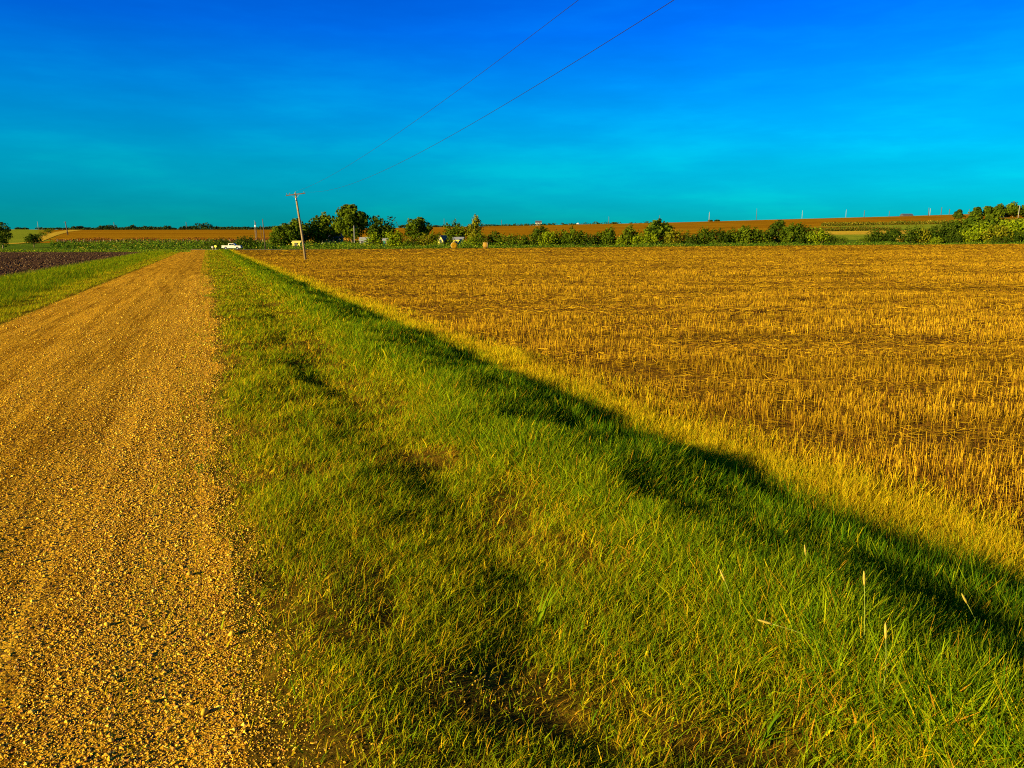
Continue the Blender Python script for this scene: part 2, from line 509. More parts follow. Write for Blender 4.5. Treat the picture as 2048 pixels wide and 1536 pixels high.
def blades(X, Y, Z, h, w, head, lean, bend, seg=2, tip=.15, twist=None):
    """Ribbon blades as one vertex array; returns V, faces and blade index per vertex."""
    n = len(X)
    ts = np.linspace(0, 1, seg + 1)
    dx, dy = np.cos(head), np.sin(head)
    fa = rng.uniform(0, 2 * np.pi, n) if twist is None else twist
    sx, sy = np.cos(fa), np.sin(fa)
    rows = []
    for t in ts:
        ang = lean + bend * t
        hor = h * t * np.sin(lean + bend * t * .6); ver = h * t * np.cos(lean + bend * t * .6)
        cx = X + dx * hor; cy = Y + dy * hor; cz = Z + ver
        ww = w * (1 - (1 - tip) * t ** 1.6) * .5
        rows.append(np.stack([np.stack([cx - sx * ww, cy - sy * ww, cz], 1), np.stack([cx + sx * ww, cy + sy * ww, cz], 1)], 1))
    V = np.stack(rows, 1)                      # n, seg+1, 2, 3
    m = (seg + 1) * 2
    base = (np.arange(n) * m)[:, None]
    fs = [base + np.array([[2 * k, 2 * k + 1, 2 * k + 3, 2 * k + 2]]) for k in range(seg)]
    return V.reshape(-1, 3), np.concatenate(fs), np.repeat(np.arange(n), m)


def lerp3(a, b, t):
    return np.asarray(a)[None] * (1 - t[:, None]) + np.asarray(b)[None] * t[:, None]


WIND = math.radians(20)     # blades tend to lean to the right and away


def verge_grass(name, ulo, uhi, y0, y1, rho0, d0, power, zone):
    X, Y = scatter(ulo, uhi, y0, y1, rho0, d0, power)
    u = u_of(X, Y); d = np.hypot(np.hypot(X, Y), CAMH)
    patch = fbm(X * 1.1, Y * .8, 41); patch2 = fbm(X * 3.1, Y * 2.4, 43); pn = fbm(X * .45, Y * .25, 47)
    keep, h, w, lean, bend, col = zone(X, Y, u, d, patch, patch2, pn)
    X, Y, h, w, lean, bend, col, d = [q[keep] for q in (X, Y, h, w, lean, bend, col, d)]
    n = len(X)
    lod = np.maximum(1, d / d0) ** .8
    head = np.where(rng.random(n) < .38, rng.normal(WIND, .9, n), rng.uniform(0, 2 * np.pi, n))
    V, Fc, bi = blades(X, Y, H(X, Y) - .01, h, w * lod, head, lean, bend, 3 if d0 > 7 else 2)
    o = mesh_np(name, V, Fc, M_BLADE, col=col[bi])
    return tag(o, kind='stuff')


G_DEEP = (.045, .115, .003); G_MID = (.115, .18, .003); G_LIME = (.24, .285, .004); G_OLIVE = (.32, .27, .004); G_STRAW = (.56, .385, .007); G_DRY = (.42, .21, .010)


def colour_mix(n, w_list, cols, jit=.25):
    W = np.stack(w_list, 1); W = W / W.sum(1, keepdims=True)
    c = np.cumsum(W, 1); r = rng.random(n)[:, None]
    idx = (r > c).sum(1).clip(0, len(cols) - 1)
    C = np.asarray(cols)[idx]
    return C * rng.uniform(1 - jit, 1 + jit, (n, 1))


def zone_right(X, Y, u, d, patch, patch2, pn):
    n = len(X)
    e = edge_w(X, Y)
    sh = 1.2 * (1 - sstep(15, 60, Y))          # the tall strip is narrower far away
    uu = u + e * .6
    tall = sstep(2.4, 3.3, uu) * (1 - sstep(4.9, 5.3, uu))
    yel = sstep(5.6, 6.15, uu)
    lee = sstep(4.8, 5.1, uu) * (1 - yel)                         # short lush grass in the lee of the tall rim
    short = (1 - tall) * (1 - yel) * (1 - lee * .9)
    gravel = (1 - sstep(-.1, .55, u + e * .55)) * (1 - .75 * sstep(40, 90, Y))                     # thin grass over gravel at the road edge
    bare = sstep(.52, .66, fbm(X * .9 + 4, Y * 1.0, 71)) * short * .85
    # the stony bare spot near the camera
    bx, by = -.16, 4.05
    spot = np.exp(-(((X - bx) / .34) ** 2 + ((Y - by) / .22) ** 2))
    prob = np.clip((1 - gravel * .93) * (1 - bare * .75) * (1 - .6 * spot), 0, 1)
    prob = prob * (1 - .9 * sstep(6.75, 7.3, u + e * .7))
    keep = rng.random(n) < prob * (.75 + .25 * tall)
    h = (.075 + .10 * patch) * short + (.17 + .22 * patch) * tall * (.55 + .9 * fbm(X * .8, Y * .6, 77)) + (.10 + .08 * patch) * lee * np.where(rng.random(n) < .18, rng.uniform(1.2, 2.0, n), 1) + (.15 + .14 * patch) * yel
    h = h * rng.uniform(.55, 1.25, n) * (1 - .35 * gravel)
    w = np.where(rng.random(n) < .06 + .10 * tall, .011, .0042) * rng.uniform(.7, 1.3, n)
    w = w * (1 + .35 * tall)
    lean = np.abs(rng.normal(0, .85, n)) * short + np.abs(rng.normal(.15, .3, n)) * tall + np.abs(rng.normal(.08, .25, n)) * yel
    bend = rng.uniform(.1, 1.3, n) * short + rng.uniform(.1, 1.1, n) * tall + rng.uniform(0, .7, n) * yel
    lush = sstep(.42, .62, patch) * .8 + .2
    rib = np.exp(-((u - 2.0) / .5) ** 2) * .5
    far = sstep(25, 80, Y)
    inner = 1 - sstep(5.9, 6.5, uu); bank = sstep(3.3, 4.1, uu)
    col = colour_mix(n, [lee * 2.0 + tall * (.5 * lush + 1.1 * bank) + short * .22 * lush + rib * .3 + .01, tall * 1.0 + short * .7 + far * .4 + lee + yel * inner * .7, short * 1.0 + tall * .6 + yel * (.15 + .8 * inner), short * (1.1 - lush * .4) + yel * .6 + tall * .2, yel * 1.3 + short * .42 * (1.2 - lush) + gravel * .5 + tall * .05, short * .24 + yel * .25 + .03 + tall * .05 + bare * .5],
                     [G_DEEP, G_MID, G_LIME, G_OLIVE, G_STRAW, G_DRY])
    return keep, h, w, lean, bend, col


verge_grass('grass', -.7, 7.8, 1.9, 238, 8600, 6.5, 1.75, zone_right)


def zone_left(X, Y, u, d, patch, patch2, pn):
    n = len(X)
    e = edge_w(X, Y)
    tall = sstep(-7.6, -8.6, u + e * .8) if False else 1 - sstep(-8.8, -7.8, u + e * .8)
    gravel = sstep(-6.7, -6.1, u + e * .4)
    keep = rng.random(n) < (1 - .9 * gravel) * (1 - .7 * (1 - sstep(-13.6, -12.6, u + e * .8)))
    h = (.08 + .12 * patch) * (1 - tall) + (.16 + .26 * patch) * tall
    h = h * rng.uniform(.6, 1.3, n)
    w = .006 * rng.uniform(.7, 1.3, n)
    lean = np.abs(rng.normal(0, .4, n)); bend = rng.uniform(.1, .9, n)
    lush = sstep(.42, .62, patch)
    col = colour_mix(n, [tall * .7 * lush + .05, .9 * tall + .5, .7 + 0 * u, .5 * (1 - tall) + .15, .35 * (1 - tall) + .08 + gravel * .3, .05 + 0 * u],
                     [G_DEEP, G_MID, G_LIME, G_OLIVE, G_STRAW, G_DRY])
    return keep, h, w, lean, bend, col


verge_grass('grass', -14.2, -5.9, 18, 232, 420, 24, 1.5, zone_left)

# ------------------------------------------------------------------ stubble
def stubble():
    X, Y = scatter(6.4, 400, 4.0, 150, 440, 12.0, 1.4)
    u = u_of(X, Y)
    # drilled rows
    row = .19
    Yr = np.round(Y / row) * row + rng.normal(0, .035, len(Y))
    near = Y < 60
    Y = np.where(near, Yr, Y)
    d = np.hypot(X, Y)
    patch = fbm(X * .6, Y * .6, 81); hole = np.maximum(sstep(.52, .64, fbm(X * .8 + 9, Y * 1.3, 83)), .8 * sstep(.55, .66, fbm(X * .22, Y * .7, 89)))
    e = edge_w(X, Y)
    keep = (rng.random(len(X)) < (1 - .85 * hole)) & (u_of(X, Y) + e * .7 > 6.8)
    X, Y, d, patch = X[keep], Y[keep], d[keep], patch[keep]
    n = len(X)
    flat = fbm(X * .12, Y * .22, 87)
    h = rng.uniform(.12, .24, n) * (.65 + .7 * patch) * (1 - .5 * sstep(.5, .62, flat) * sstep(14, 22, Y))
    w = .0052 * rng.uniform(.7, 1.3, n) * np.maximum(1, d / 10) ** .5
    lean = np.abs(rng.normal(0, .16, n)); lean = np.where(rng.random(n) < .12, rng.uniform(.5, 1.3, n), lean)
    V, Fc, bi = blades(X, Y, H(X, Y) - .01, h, w, rng.uniform(0, 6.28, n), lean, rng.normal(0, .08, n), 1, .8)
    cols = np.array([(.50, .285, .009), (.38, .20, .008), (.62, .38, .012), (.15, .062, .010)])
    c = cols[rng.choice(4, n, p=[.34, .27, .17, .22])] * rng.uniform(.75, 1.2, (n, 1)) * (.72 + .34 * sstep(.3, .68, fbm(X * .05, Y * .45, 93)))[:, None]
    o = mesh_np('stubble', V, Fc, M_STRAW, col=c[bi]); tag(o, kind='stuff')
    # loose straw lying about
    X, Y = scatter(6.6, 400, 4.0, 230, 330, 10.0, 1.55)
    n = len(X); d = np.hypot(X, Y)
    L = rng.uniform(.08, .3, n) * np.maximum(1, d / 14) ** .45; w = .0042 * np.maximum(1, d / 9) ** .65
    a = np.where(rng.random(n) < .6, rng.normal(0, .5, n), rng.uniform(0, 3.14, n))
    z = H(X, Y) + rng.uniform(.0, .08, n)
    tilt = rng.normal(0, .18, n)
    ax = np.stack([np.cos(a) * np.cos(tilt), np.sin(a) * np.cos(tilt), np.sin(tilt)], 1) * (L / 2)[:, None]
    sd = np.stack([-np.sin(a), np.cos(a), rng.normal(0, .7, n)], 1) * (w / 2)[:, None]
    P = np.stack([X, Y, z + .012], 1)
    V = np.stack([P - ax - sd, P + ax - sd, P + ax + sd, P - ax + sd], 1).reshape(-1, 3)
    Fc = np.arange(4 * n).reshape(-1, 4)
    c = cols[rng.choice(4, n, p=[.27, .3, .14, .29])] * rng.uniform(.7, 1.2, (n, 1)) * (.64 + .42 * sstep(.3, .68, fbm(X * .04, Y * .38, 95)))[:, None]
    o = mesh_np('loose_straw', V, Fc, M_STRAW, col=np.repeat(c, 4, 0)); tag(o, kind='stuff')


stubble()

# ------------------------------------------------------------------ stones
OCT_V = np.array([(1, 0, 0), (-1, 0, 0), (0, 1, 0), (0, -1, 0), (0, 0, 1), (0, 0, -1)], float)
OCT_F = np.array([(0, 2, 4), (2, 1, 4), (1, 3, 4), (3, 0, 4), (2, 0, 5), (1, 2, 5), (3, 1, 5), (0, 3, 5)])
mid = {}
vs = [tuple(v) for v in OCT_V]; fs = []
for t in OCT_F:
    m3 = []
    for a, b in ((0, 1), (1, 2), (2, 0)):
        k = tuple(sorted((t[a], t[b])))
        if k not in mid:
            q = (OCT_V[t[a]] + OCT_V[t[b]]); q = q / np.linalg.norm(q) * .98
            mid[k] = len(vs); vs.append(tuple(q))
        m3.append(mid[k])
    fs += [(t[0], m3[0], m3[2]), (t[1], m3[1], m3[0]), (t[2], m3[2], m3[1]), tuple(m3)]
ST_V, ST_F = np.array(vs), np.array(fs)


def stones(name, X, Y, Z, r, cols, base=(OCT_V, OCT_F), squash=.65, parent=None):
    n = len(X); bv, bf = base; m = len(bv)
    sc = np.stack([rng.uniform(.75, 1.3, n), rng.uniform(.7, 1.1, n), rng.uniform(.45, .95, n) * squash / .65], 1) * r[:, None]
    jit = rng.uniform(.78, 1.2, (n, m, 1))
    P = bv[None] * jit * sc[:, None, :]
    a = rng.uniform(0, 6.28, n); ca, sa = np.cos(a)[:, None], np.sin(a)[:, None]
    Q = np.stack([P[..., 0] * ca - P[..., 1] * sa, P[..., 0] * sa + P[..., 1] * ca, P[..., 2] + rng.normal(0, .25, (n, 1)) * P[..., 0]], -1)
    Q += np.stack([X, Y, Z], 1)[:, None, :]
    Fc = (np.arange(n) * m)[:, None, None] + bf[None]
    return Q.reshape(-1, 3), Fc.reshape(-1, 3), np.repeat(cols, m, 0)


def gravel():
    X, Y = scatter(-6.15, .9, 1.9, 60, 6800, 5.0, 1.9, 200)
    u = u_of(X, Y); d = np.hypot(X, Y)
    e = edge_w(X, Y)
    loose = sstep(-2.2, -.4, u) * .9 + .25 * np.exp(-((u + 3) / .5) ** 2) + .28
    loose *= .6 + .8 * fbm(u * 1.5, Y * .4, 91)
    edge = 1 - sstep(-.15, .5, u + e * .55) * .92
    keep = rng.random(len(X)) < np.clip(loose, 0, 1) * edge
    X, Y, d, u = X[keep], Y[keep], d[keep], u[keep]; n = len(X)
    r = .0040 * (1 + rng.pareto(2.6, n) * .55).clip(0, 3.6) * np.maximum(1, d / 5.2) ** .42
    cols = np.array([(.68, .36, .022), (.78, .45, .028), (.86, .60, .06), (.46, .20, .03), (.40, .25, .05)])
    c = cols[rng.choice(5, n, p=[.35, .25, .15, .17, .08])] * rng.uniform(.75, 1.15, (n, 1))
    V, Fc, cc = stones('gravel', X, Y, H(X, Y) + r * .22, r, c)
    o = mesh_np('gravel', V, Fc, M_STONE, col=cc); tag(o, kind='stuff')
    # pebbles of the bare spot in the grass
    k = 140
    X = rng.normal(-.16, .24, k); Y = rng.normal(4.05, .14, k); r = rng.uniform(.004, .009, k)
    c = cols[rng.choice(5, k)] * rng.uniform(.75, 1.15, (k, 1))
    V, Fc, cc = stones('gravel', X, Y, H(X, Y) + r * .3, r, c)
    o = mesh_np('gravel', V, Fc, M_STONE, col=cc); tag(o, kind='stuff')
    # clods of the ploughed field
    X, Y = scatter(-140, -13.2, 40, 184, 9.0, 60, 1.2)
    n = len(X); r = rng.uniform(.05, .12, n) * (1 + rng.pareto(3, n) * .4).clip(1, 2.2)
    c = np.array([(.05, .026, .014), (.09, .05, .02), (.18, .11, .045)])[rng.choice(3, n, p=[.5, .35, .15])] * rng.uniform(.7, 1.3, (n, 1))
    V, Fc, cc = stones('clods', X, Y, H(X, Y) + r * .1, r, c)
    o = mesh_np('soil_clods', V, Fc, M_STONE, col=cc); tag(o, kind='stuff')


gravel()

# single stones that stand out on the road edge (photo pixel, radius in px)
STONES = [(1140 / 3, 1024 + 380 / 3, 7, 'yellowish stone with a dent lying where the gravel thickens, mid road edge'),
          (1390 / 3, 1024 + 745 / 3, 8, 'pale stone pressed against the first grass blades at the road edge'),
          (1228 / 3, 1024 + 1212 / 3, 9, 'round biggest stone beside the small grass tuft in the gravel'),
          (905 / 3, 1024 + 1152 / 3, 7, 'flat greenish stone in the loose gravel'),
          (645 / 3, 1024 + 700 / 3, 6, 'yellow stone alone on the packed gravel below the wheel track'),
          (670 / 3, 1024 + 1390 / 3, 6, 'long yellow stone in the gravel nearest the camera'),
          (245 / 3, 1024 + 318 / 3, 6, 'stone with a dark shadow out on the packed wheel track'),
          (1140 / 3, 1024 + 1160 / 3, 7, 'flat slab of stone among dark gaps in the gravel')]
for px, py, rp, lb in STONES:
    a, fy_, fz_ = ray(px, py); t = -CAMH / fz_
    x0, y0 = a * t, fy_ * t
    r = np.array([rp * math.hypot(y0, 2.5) / F * .9])
    c = np.array([[.56, .36, .03]]) * rng.uniform(.85, 1.1)
    z0 = float(H(x0, y0))
    V, Fc, cc = stones('stone', np.array([0.]), np.array([0.]), r * .45, r, c, (ST_V, ST_F), .75)
    o = mesh_np('stone', V, Fc, M_STONE, col=cc, smooth=True); o.location = (x0, y0, z0)
    tag(o, lb, 'stone', 'stones standing out on the gravel road')

# ------------------------------------------------------------------ tufts and seed stalks in the verge
def leaf_strip(base, head, length, width, lean, bend, seg=7):
    """One broad, arching, keeled leaf."""
    p = np.array(base, float); V = []; Fc = []
    ang = lean; st = length / seg
    dx, dy = math.cos(head), math.sin(head)
    for k in range(seg + 1):
        t = k / seg
        w = width * .5 * (math.sin(math.pi * min(1, .22 + .78 * t)) ** .7 if t < 1 else .02) * (1 if t < .95 else .3)
        nx, ny, nz = -dx * math.cos(ang) * .35, -dy * math.cos(ang) * .35, .35 * math.sin(ang)
        V += [p + np.array([-dy * w, dx * w, 0]) + np.array([nx, ny, nz]) * -w, p.copy(), p + np.array([dy * w, -dx * w, 0]) + np.array([nx, ny, nz]) * -w]
        p = p + np.array([dx * math.sin(ang), dy * math.sin(ang), math.cos(ang)]) * st
        ang += bend / seg
    for k in range(seg):
        b = 3 * k
        Fc += [(b, b + 1, b + 4, b + 3), (b + 1, b + 2, b + 5, b + 4)]
    return np.array(V), np.array(Fc)


def ground_at(px, py):
    a, fy_, fz_ = ray(px, py); t = -CAMH / fz_
    for _ in range(6):
        z = float(H(a * t, fy_ * t)); t = (z - CAMH) / fz_
    return a * t, fy_ * t, z


def tuft(px, py, n, hpx, width, label, spread=1.0, flat=.0, cols=(G_MID, G_LIME)):
    x, y0, z = ground_at(px, py)
    sc = math.hypot(y0, 2.5) / F
    root = empty('grass_tuft', (x, y0, z - .01))
    for k in range(n):
        L = hpx * sc * rng.uniform(.7, 1.15)
        V, Fc = leaf_strip((rng.normal(0, .015), rng.normal(0, .015), 0), rng.uniform(0, 6.28), L, width * rng.uniform(.7, 1.2), rng.uniform(.1, .7) * spread + flat, rng.uniform(.3, 1.3))
        t = rng.random()
        c = np.array(cols[0]) * (1 - t) + np.array(cols[1]) * t
        mesh_np('leaf', V, Fc, M_BLADE, root, col=np.tile(c, (len(V), 1)), smooth=True)
    return tag(root, label, 'grass tuft', 'coarse grass tufts in the verge')


tuft(1068, 1262, 9, 105, .018, 'splayed light green tuft with the widest leaves, in the bare patch of the verge', 1.1, .1, (G_MID, G_LIME))
tuft(985, 1262, 6, 75, .015, 'small flattened tuft left of the bigger splayed tuft in the bare patch', 1.6, .5, (G_MID, G_OLIVE))
tuft(620, 762, 12, 40, .022, 'upright tuft of coarse blades casting a dark shadow halfway up the short grass', .7, 0, (G_DEEP, G_LIME))
tuft(1762, 1455, 11, 130, .016, 'tall coarse tuft around the foot of the seed stalks', .8, 0, (G_DEEP, G_MID))
tuft(2010, 1440, 10, 140, .016, 'tall coarse tuft leaning at the lower right edge of the verge', 1.0, .1, (G_DEEP, G_MID))
tuft(1460, 1418, 5, 85, .016, 'low tuft with one broad arching leaf in the dark grass hollow', 1.5, .4, (G_DEEP, G_MID))
tuft(1520, 1490, 7, 90, .014, 'small tuft in the front row of the tall green grass', .9, .1, (G_DEEP, G_MID))
tuft(640, 1010, 6, 45, .012, 'pale lime tuft beside the tongue of gravel in the verge', 1.2, .3, (G_LIME, G_OLIVE))


def stalk(bpx, bpy_, tpx, tpy, curve, label, head_len=.09):
    x, y0, z = ground_at(bpx, bpy_)
    tip = at(tpx, tpy, y0 - .05 + .1 * rng.random()) - np.array([x, y0, z])
    root = empty('seed_stalk', (x, y0, z - .01))
    pts = []
    for t in np.linspace(0, 1, 9):
        p = tip * t + np.array([curve * math.sin(math.pi * t) * .5, 0, abs(curve) * math.sin(math.pi * t) * .6])
        pts.append(p)
    MB().tube(pts, [.0032 - .0012 * t for t in np.linspace(0, 1, 9)], 5).build('stem', M_STALK, root, True)
    d = pts[-1] - pts[-2]; d = d / np.linalg.norm(d)
    MB().tube([pts[-1] + d * head_len * t for t in (0, .2, .5, .8, 1)], [.003, .0065, .008, .0055, .002], 7).build('seed_head', M_SEED, root, True)
    for k in range(2):
        p = pts[2 + 2 * k]
        V, Fc = leaf_strip(p, rng.uniform(-.6, .8) + math.pi * k, .16, .011, .6, .9)
        mesh_np('leaf', V, Fc, M_BLADE, root, col=np.tile(np.array(G_LIME), (len(V), 1)), smooth=True)
    return tag(root, label, 'seed stalk', 'seed stalks standing above the verge grass')


M_STALK = simple('green_stem', (.22, .26, .02), .7, 0, .2, 20)
M_SEED = simple('seed_head', (.38, .28, .03), .8, 0, .3, 60)
stalk(1722, 1345, 1729, 1168, .02, 'straight upright stalk with a yellow seed head, tallest of the stalks')
stalk(1756, 1440, 1772, 1275, .03, 'green stalk in front of the tallest seed stalk, leaning slightly right')
stalk(1705, 1330, 1545, 1245, .05, 'stalk bent far over with a drooping tan head')
stalk(1978, 1330, 1935, 1205, .03, 'thin stalk leaning left near the yellow strip at the right edge')
stalk(1468, 1235, 1450, 1160, .02, 'short stalk with a tan head left of the taller stalks')
stalk(1610, 1180, 1612, 1110, .02, 'short upright stalk at the far rim of the tall green grass')

# ------------------------------------------------------------------ trees and bushes
LEAF_TONES = {
    'mid': ((.036, .068, .004), (.115, .15, .006)),
    'dark': ((.022, .048, .004), (.07, .10, .006)),
    'lime': ((.10, .155, .004), (.25, .29, .007)),
    'olive': ((.09, .11, .005), (.22, .20, .008)),
    'far': ((.020, .045, .012), (.045, .075, .016)),
}


def leaf_quads(P, N, s):
    n = len(P)
    r = rng.normal(0, 1, (n, 3)); a = np.cross(N, r); a /= np.linalg.norm(a, axis=1)[:, None] + 1e-9
    b = np.cross(N, a)
    s = (s * rng.uniform(.6, 1.35, n))[:, None]; q = rng.uniform(.5, .9, n)[:, None]
    return np.stack([P - a * s, P - b * s * q, P + a * s, P + b * s * q], 1).reshape(-1, 3), np.arange(4 * n).reshape(-1, 4)


def crown_points(w, dpt, z0, z1, nclump, nleaf, cr, shape=0.0, spiky=0.0):
    """Leaves on many clumps spread through an uneven envelope."""
    C = []; R = []
    hz = (z1 - z0) / 2; zc = (z0 + z1) / 2
    while len(C) < nclump:
        p = rng.uniform(-1, 1, 3)
        l = np.linalg.norm(p)
        if l > 1 or l < .3: continue
        k = 1 - shape * max(0, p[2])
        lob = .78 + .32 * vnoise(np.array([math.atan2(p[1], p[0]) * 1.6 + 9]), np.array([p[2] * 2.2 + w]), int(w * 10) % 97)[0]
        C.append((p[0] * k * lob * (w / 2 - cr * .6), p[1] * k * lob * (dpt / 2 - cr * .6), zc + p[2] * lob * (hz - cr * .5)))
        R.append(cr * rng.uniform(.6, 1.25))
    C = np.array(C); R = np.array(R)
    per = rng.choice(nclump, nleaf)
    dv = rng.normal(0, 1, (nleaf, 3)); dv /= np.linalg.norm(dv, axis=1)[:, None]
    rr = rng.random(nleaf) ** .45
    sc = np.array([1, 1, .8 + spiky * .6])
    P = C[per] + dv * sc * (R[per] * rr)[:, None]
    N = dv + rng.normal(0, .5, (nleaf, 3)); N /= np.linalg.norm(N, axis=1)[:, None]
    tone = np.clip(.5 + .28 * rng.normal(0, 1, nclump)[per] + rng.normal(0, .22, nleaf), 0, 1)
    if spiky > 0:                                   # upright shoots breaking the outline
        ns = int(nleaf * .14); k = rng.choice(nclump, ns)
        t = rng.random(ns)
        Q = C[k] + np.stack([rng.normal(0, .12, ns) * cr, rng.normal(0, .12, ns) * cr, R[k] * (.6 + 1.1 * spiky * t)], 1)
        P = np.concatenate([P, Q]); N = np.concatenate([N, rng.normal(0, 1, (ns, 3))]); tone = np.concatenate([tone, np.clip(rng.normal(.6, .2, ns), 0, 1)])
        N /= np.linalg.norm(N, axis=1)[:, None] + 1e-9
    # stretch the cloud so that it fills the intended outline
    kx = (w / 2) / np.percentile(np.abs(P[:, 0]), 97.5); ky = (dpt / 2) / np.percentile(np.abs(P[:, 1]), 97.5)
    top = np.percentile(P[:, 2], 99.2); bot = np.percentile(P[:, 2], 1.5)
    kz = (z1 - z0) / (top - bot)
    for A in (P, C):
        A[:, 0] *= kx; A[:, 1] *= ky; A[:, 2] = z0 + (A[:, 2] - bot) * kz
    P[:, 2] = np.maximum(P[:, 2], z0 * .5 + .05)
    return P, N, tone, C


def plant(name, px, top, wpx, base, Y, tone, label, cat, group=None, crown_from=.0, leaves=1500, trunk=False, shape=.3, spiky=.5, leaf=None, deep=.8, sink=True):
    b = at(px, base, Y)
    zt = zpix(px, top, Y); zb = float(H(b[0], b[1])) if sink else b[2]
    hgt = max(zt - zb, .5); w = wpx / F * (Y * CP)
    cr = max(.28, min(w, hgt) * (.17 if trunk else .2))
    z0 = hgt * crown_from
    ncl = int(np.clip(26 * (w / hgt + .6), 18, 90))
    lf = leaf or max(.13, cr * .26)
    P, N, tn, C = crown_points(w, w * deep, z0, hgt, ncl, leaves, cr, shape, spiky)
    V, Fc = leaf_quads(P, N, lf)
    t0, t1 = LEAF_TONES[tone]
    c = lerp3(t0, t1, tn)
    if trunk:
        root = empty(name, (b[0], b[1], zb))
        mesh_np('crown', V, Fc, M_LEAF, root, col=np.repeat(c, 4, 0))
        m = MB(); r0 = max(.12, hgt * .028)
        top_z = z0 + (hgt - z0) * .55
        m.tube([(0, 0, -.2), (.05, 0, z0 * .6), (-.08, .05, z0 + .2), (.05, 0, top_z)], [r0 * 1.25, r0, r0 * .8, r0 * .25], 8)
        for k in range(7):
            q = C[rng.integers(len(C))]
            s = rng.uniform(.55, 1.0) * max(z0, .3) + .2
            m.tube([(0, 0, s), (q[0] * .45, q[1] * .45, s + (q[2] - s) * .55), tuple(q)], [r0 * .5, r0 * .32, r0 * .08], 6)
        m.build('trunk', M_BARK, root, True)
        return tag(root, label, cat, group)
    # woody stems inside the bush belong to the same mesh-thing as children
    root = empty(name, (b[0], b[1], zb))
    mesh_np('foliage', V, Fc, M_LEAF, root, col=np.repeat(c, 4, 0))
    m = MB()
    for k in range(4):
        q = C[rng.integers(len(C))]
        m.tube([(q[0] * .1, q[1] * .1, -.1), (q[0] * .5, q[1] * .5, q[2] * .55), tuple(q)], [.06, .045, .015], 5)
    m.build('stem', M_BARK, root, True)
    return tag(root, label, cat, group)


GT = 'trees by the farmhouse'
plant('tree', 587, 440, 80, 489, 292, 'mid', 'broad round tree behind the leaning pole, with the sunlit shed under it', 'tree', GT, .18, 4200, True, .25, .2)
plant('tree', 560, 456, 40, 488, 288, 'mid', 'low leafy tree filling the left flank of the round tree behind the leaning pole', 'tree', GT, .1, 1800, True, .3, .2)
plant('tree', 652, 431, 58, 486, 300, 'mid', 'slanting tree between the leaning pole and the tallest tree, over the white house', 'tree', GT, .22, 3200, True, .3, .2)
plant('tree', 632, 446, 34, 487, 297, 'mid', 'small tree with low foliage left of the white house', 'tree', GT, .08, 1500, True, .35, .2)
plant('tree', 705, 411, 62, 487, 298, 'mid', 'tallest tree of the farmstead, lit on its left, in front of the white house end', 'tree', GT, .24, 4800, True, .3, .1)
plant('tree', 764, 434, 52, 487, 296, 'dark', 'dark round tree right of the tallest tree, above the blue-roofed carport', 'tree', GT, .12, 2800, True, .2, .1)
plant('tree', 839, 436, 48, 487, 290, 'mid', 'lone round tree with bare hill showing on both sides', 'tree', GT, .3, 3000, True, .15, .1)
plant('tree', 911, 445, 42, 491, 284, 'mid', 'bushy tree beside the yellow long shed, left of the spiky tree', 'tree', GT, .12, 2300, True, .3, .4)
plant('tree', 951, 433, 36, 491, 282, 'olive', 'spiky topped yellowish tree above the long shed', 'tree', GT, .1, 2600, True, .5, .8)
plant('tree', 1083, 453, 34, 492, 276, 'dark', 'dark round head standing above the middle of the hedgerow, below the white hilltop house', 'tree', GT, .2, 1800, True, .2, .2)
plant('tree', 1313, 441, 58, 493, 270, 'mid', 'wide round tree, the highest in the middle of the hedgerow', 'tree', GT, .15, 3600, True, .35, .3)
plant('tree', 1555, 442, 42, 490, 262, 'dark', 'dark peaked tree standing out of the hedgerow left of the green field gap', 'tree', GT, .1, 2600, True, .45, .4)
plant('tree', 6, 446, 34, 494, 275, 'dark', 'dark tree cut by the left picture edge beside the dirt track', 'tree', None, .12, 2200, True, .2, .1)
plant('tree', 68, 468, 30, 492, 285, 'dark', 'low spreading dark tree beside the bend of the dirt track', 'tree', None, .3, 1500, True, .1, .1)
plant('tree', 85, 464, 18, 475, 460, 'dark', 'small dark tree behind the spreading one at the dirt track', 'tree', None, .15, 700, True, .2, .1)
plant('tree', 98, 456, 17, 470, 620, 'mid', 'small tree farthest up beside the dirt track', 'tree', None, .15, 700, True, .2, .1)

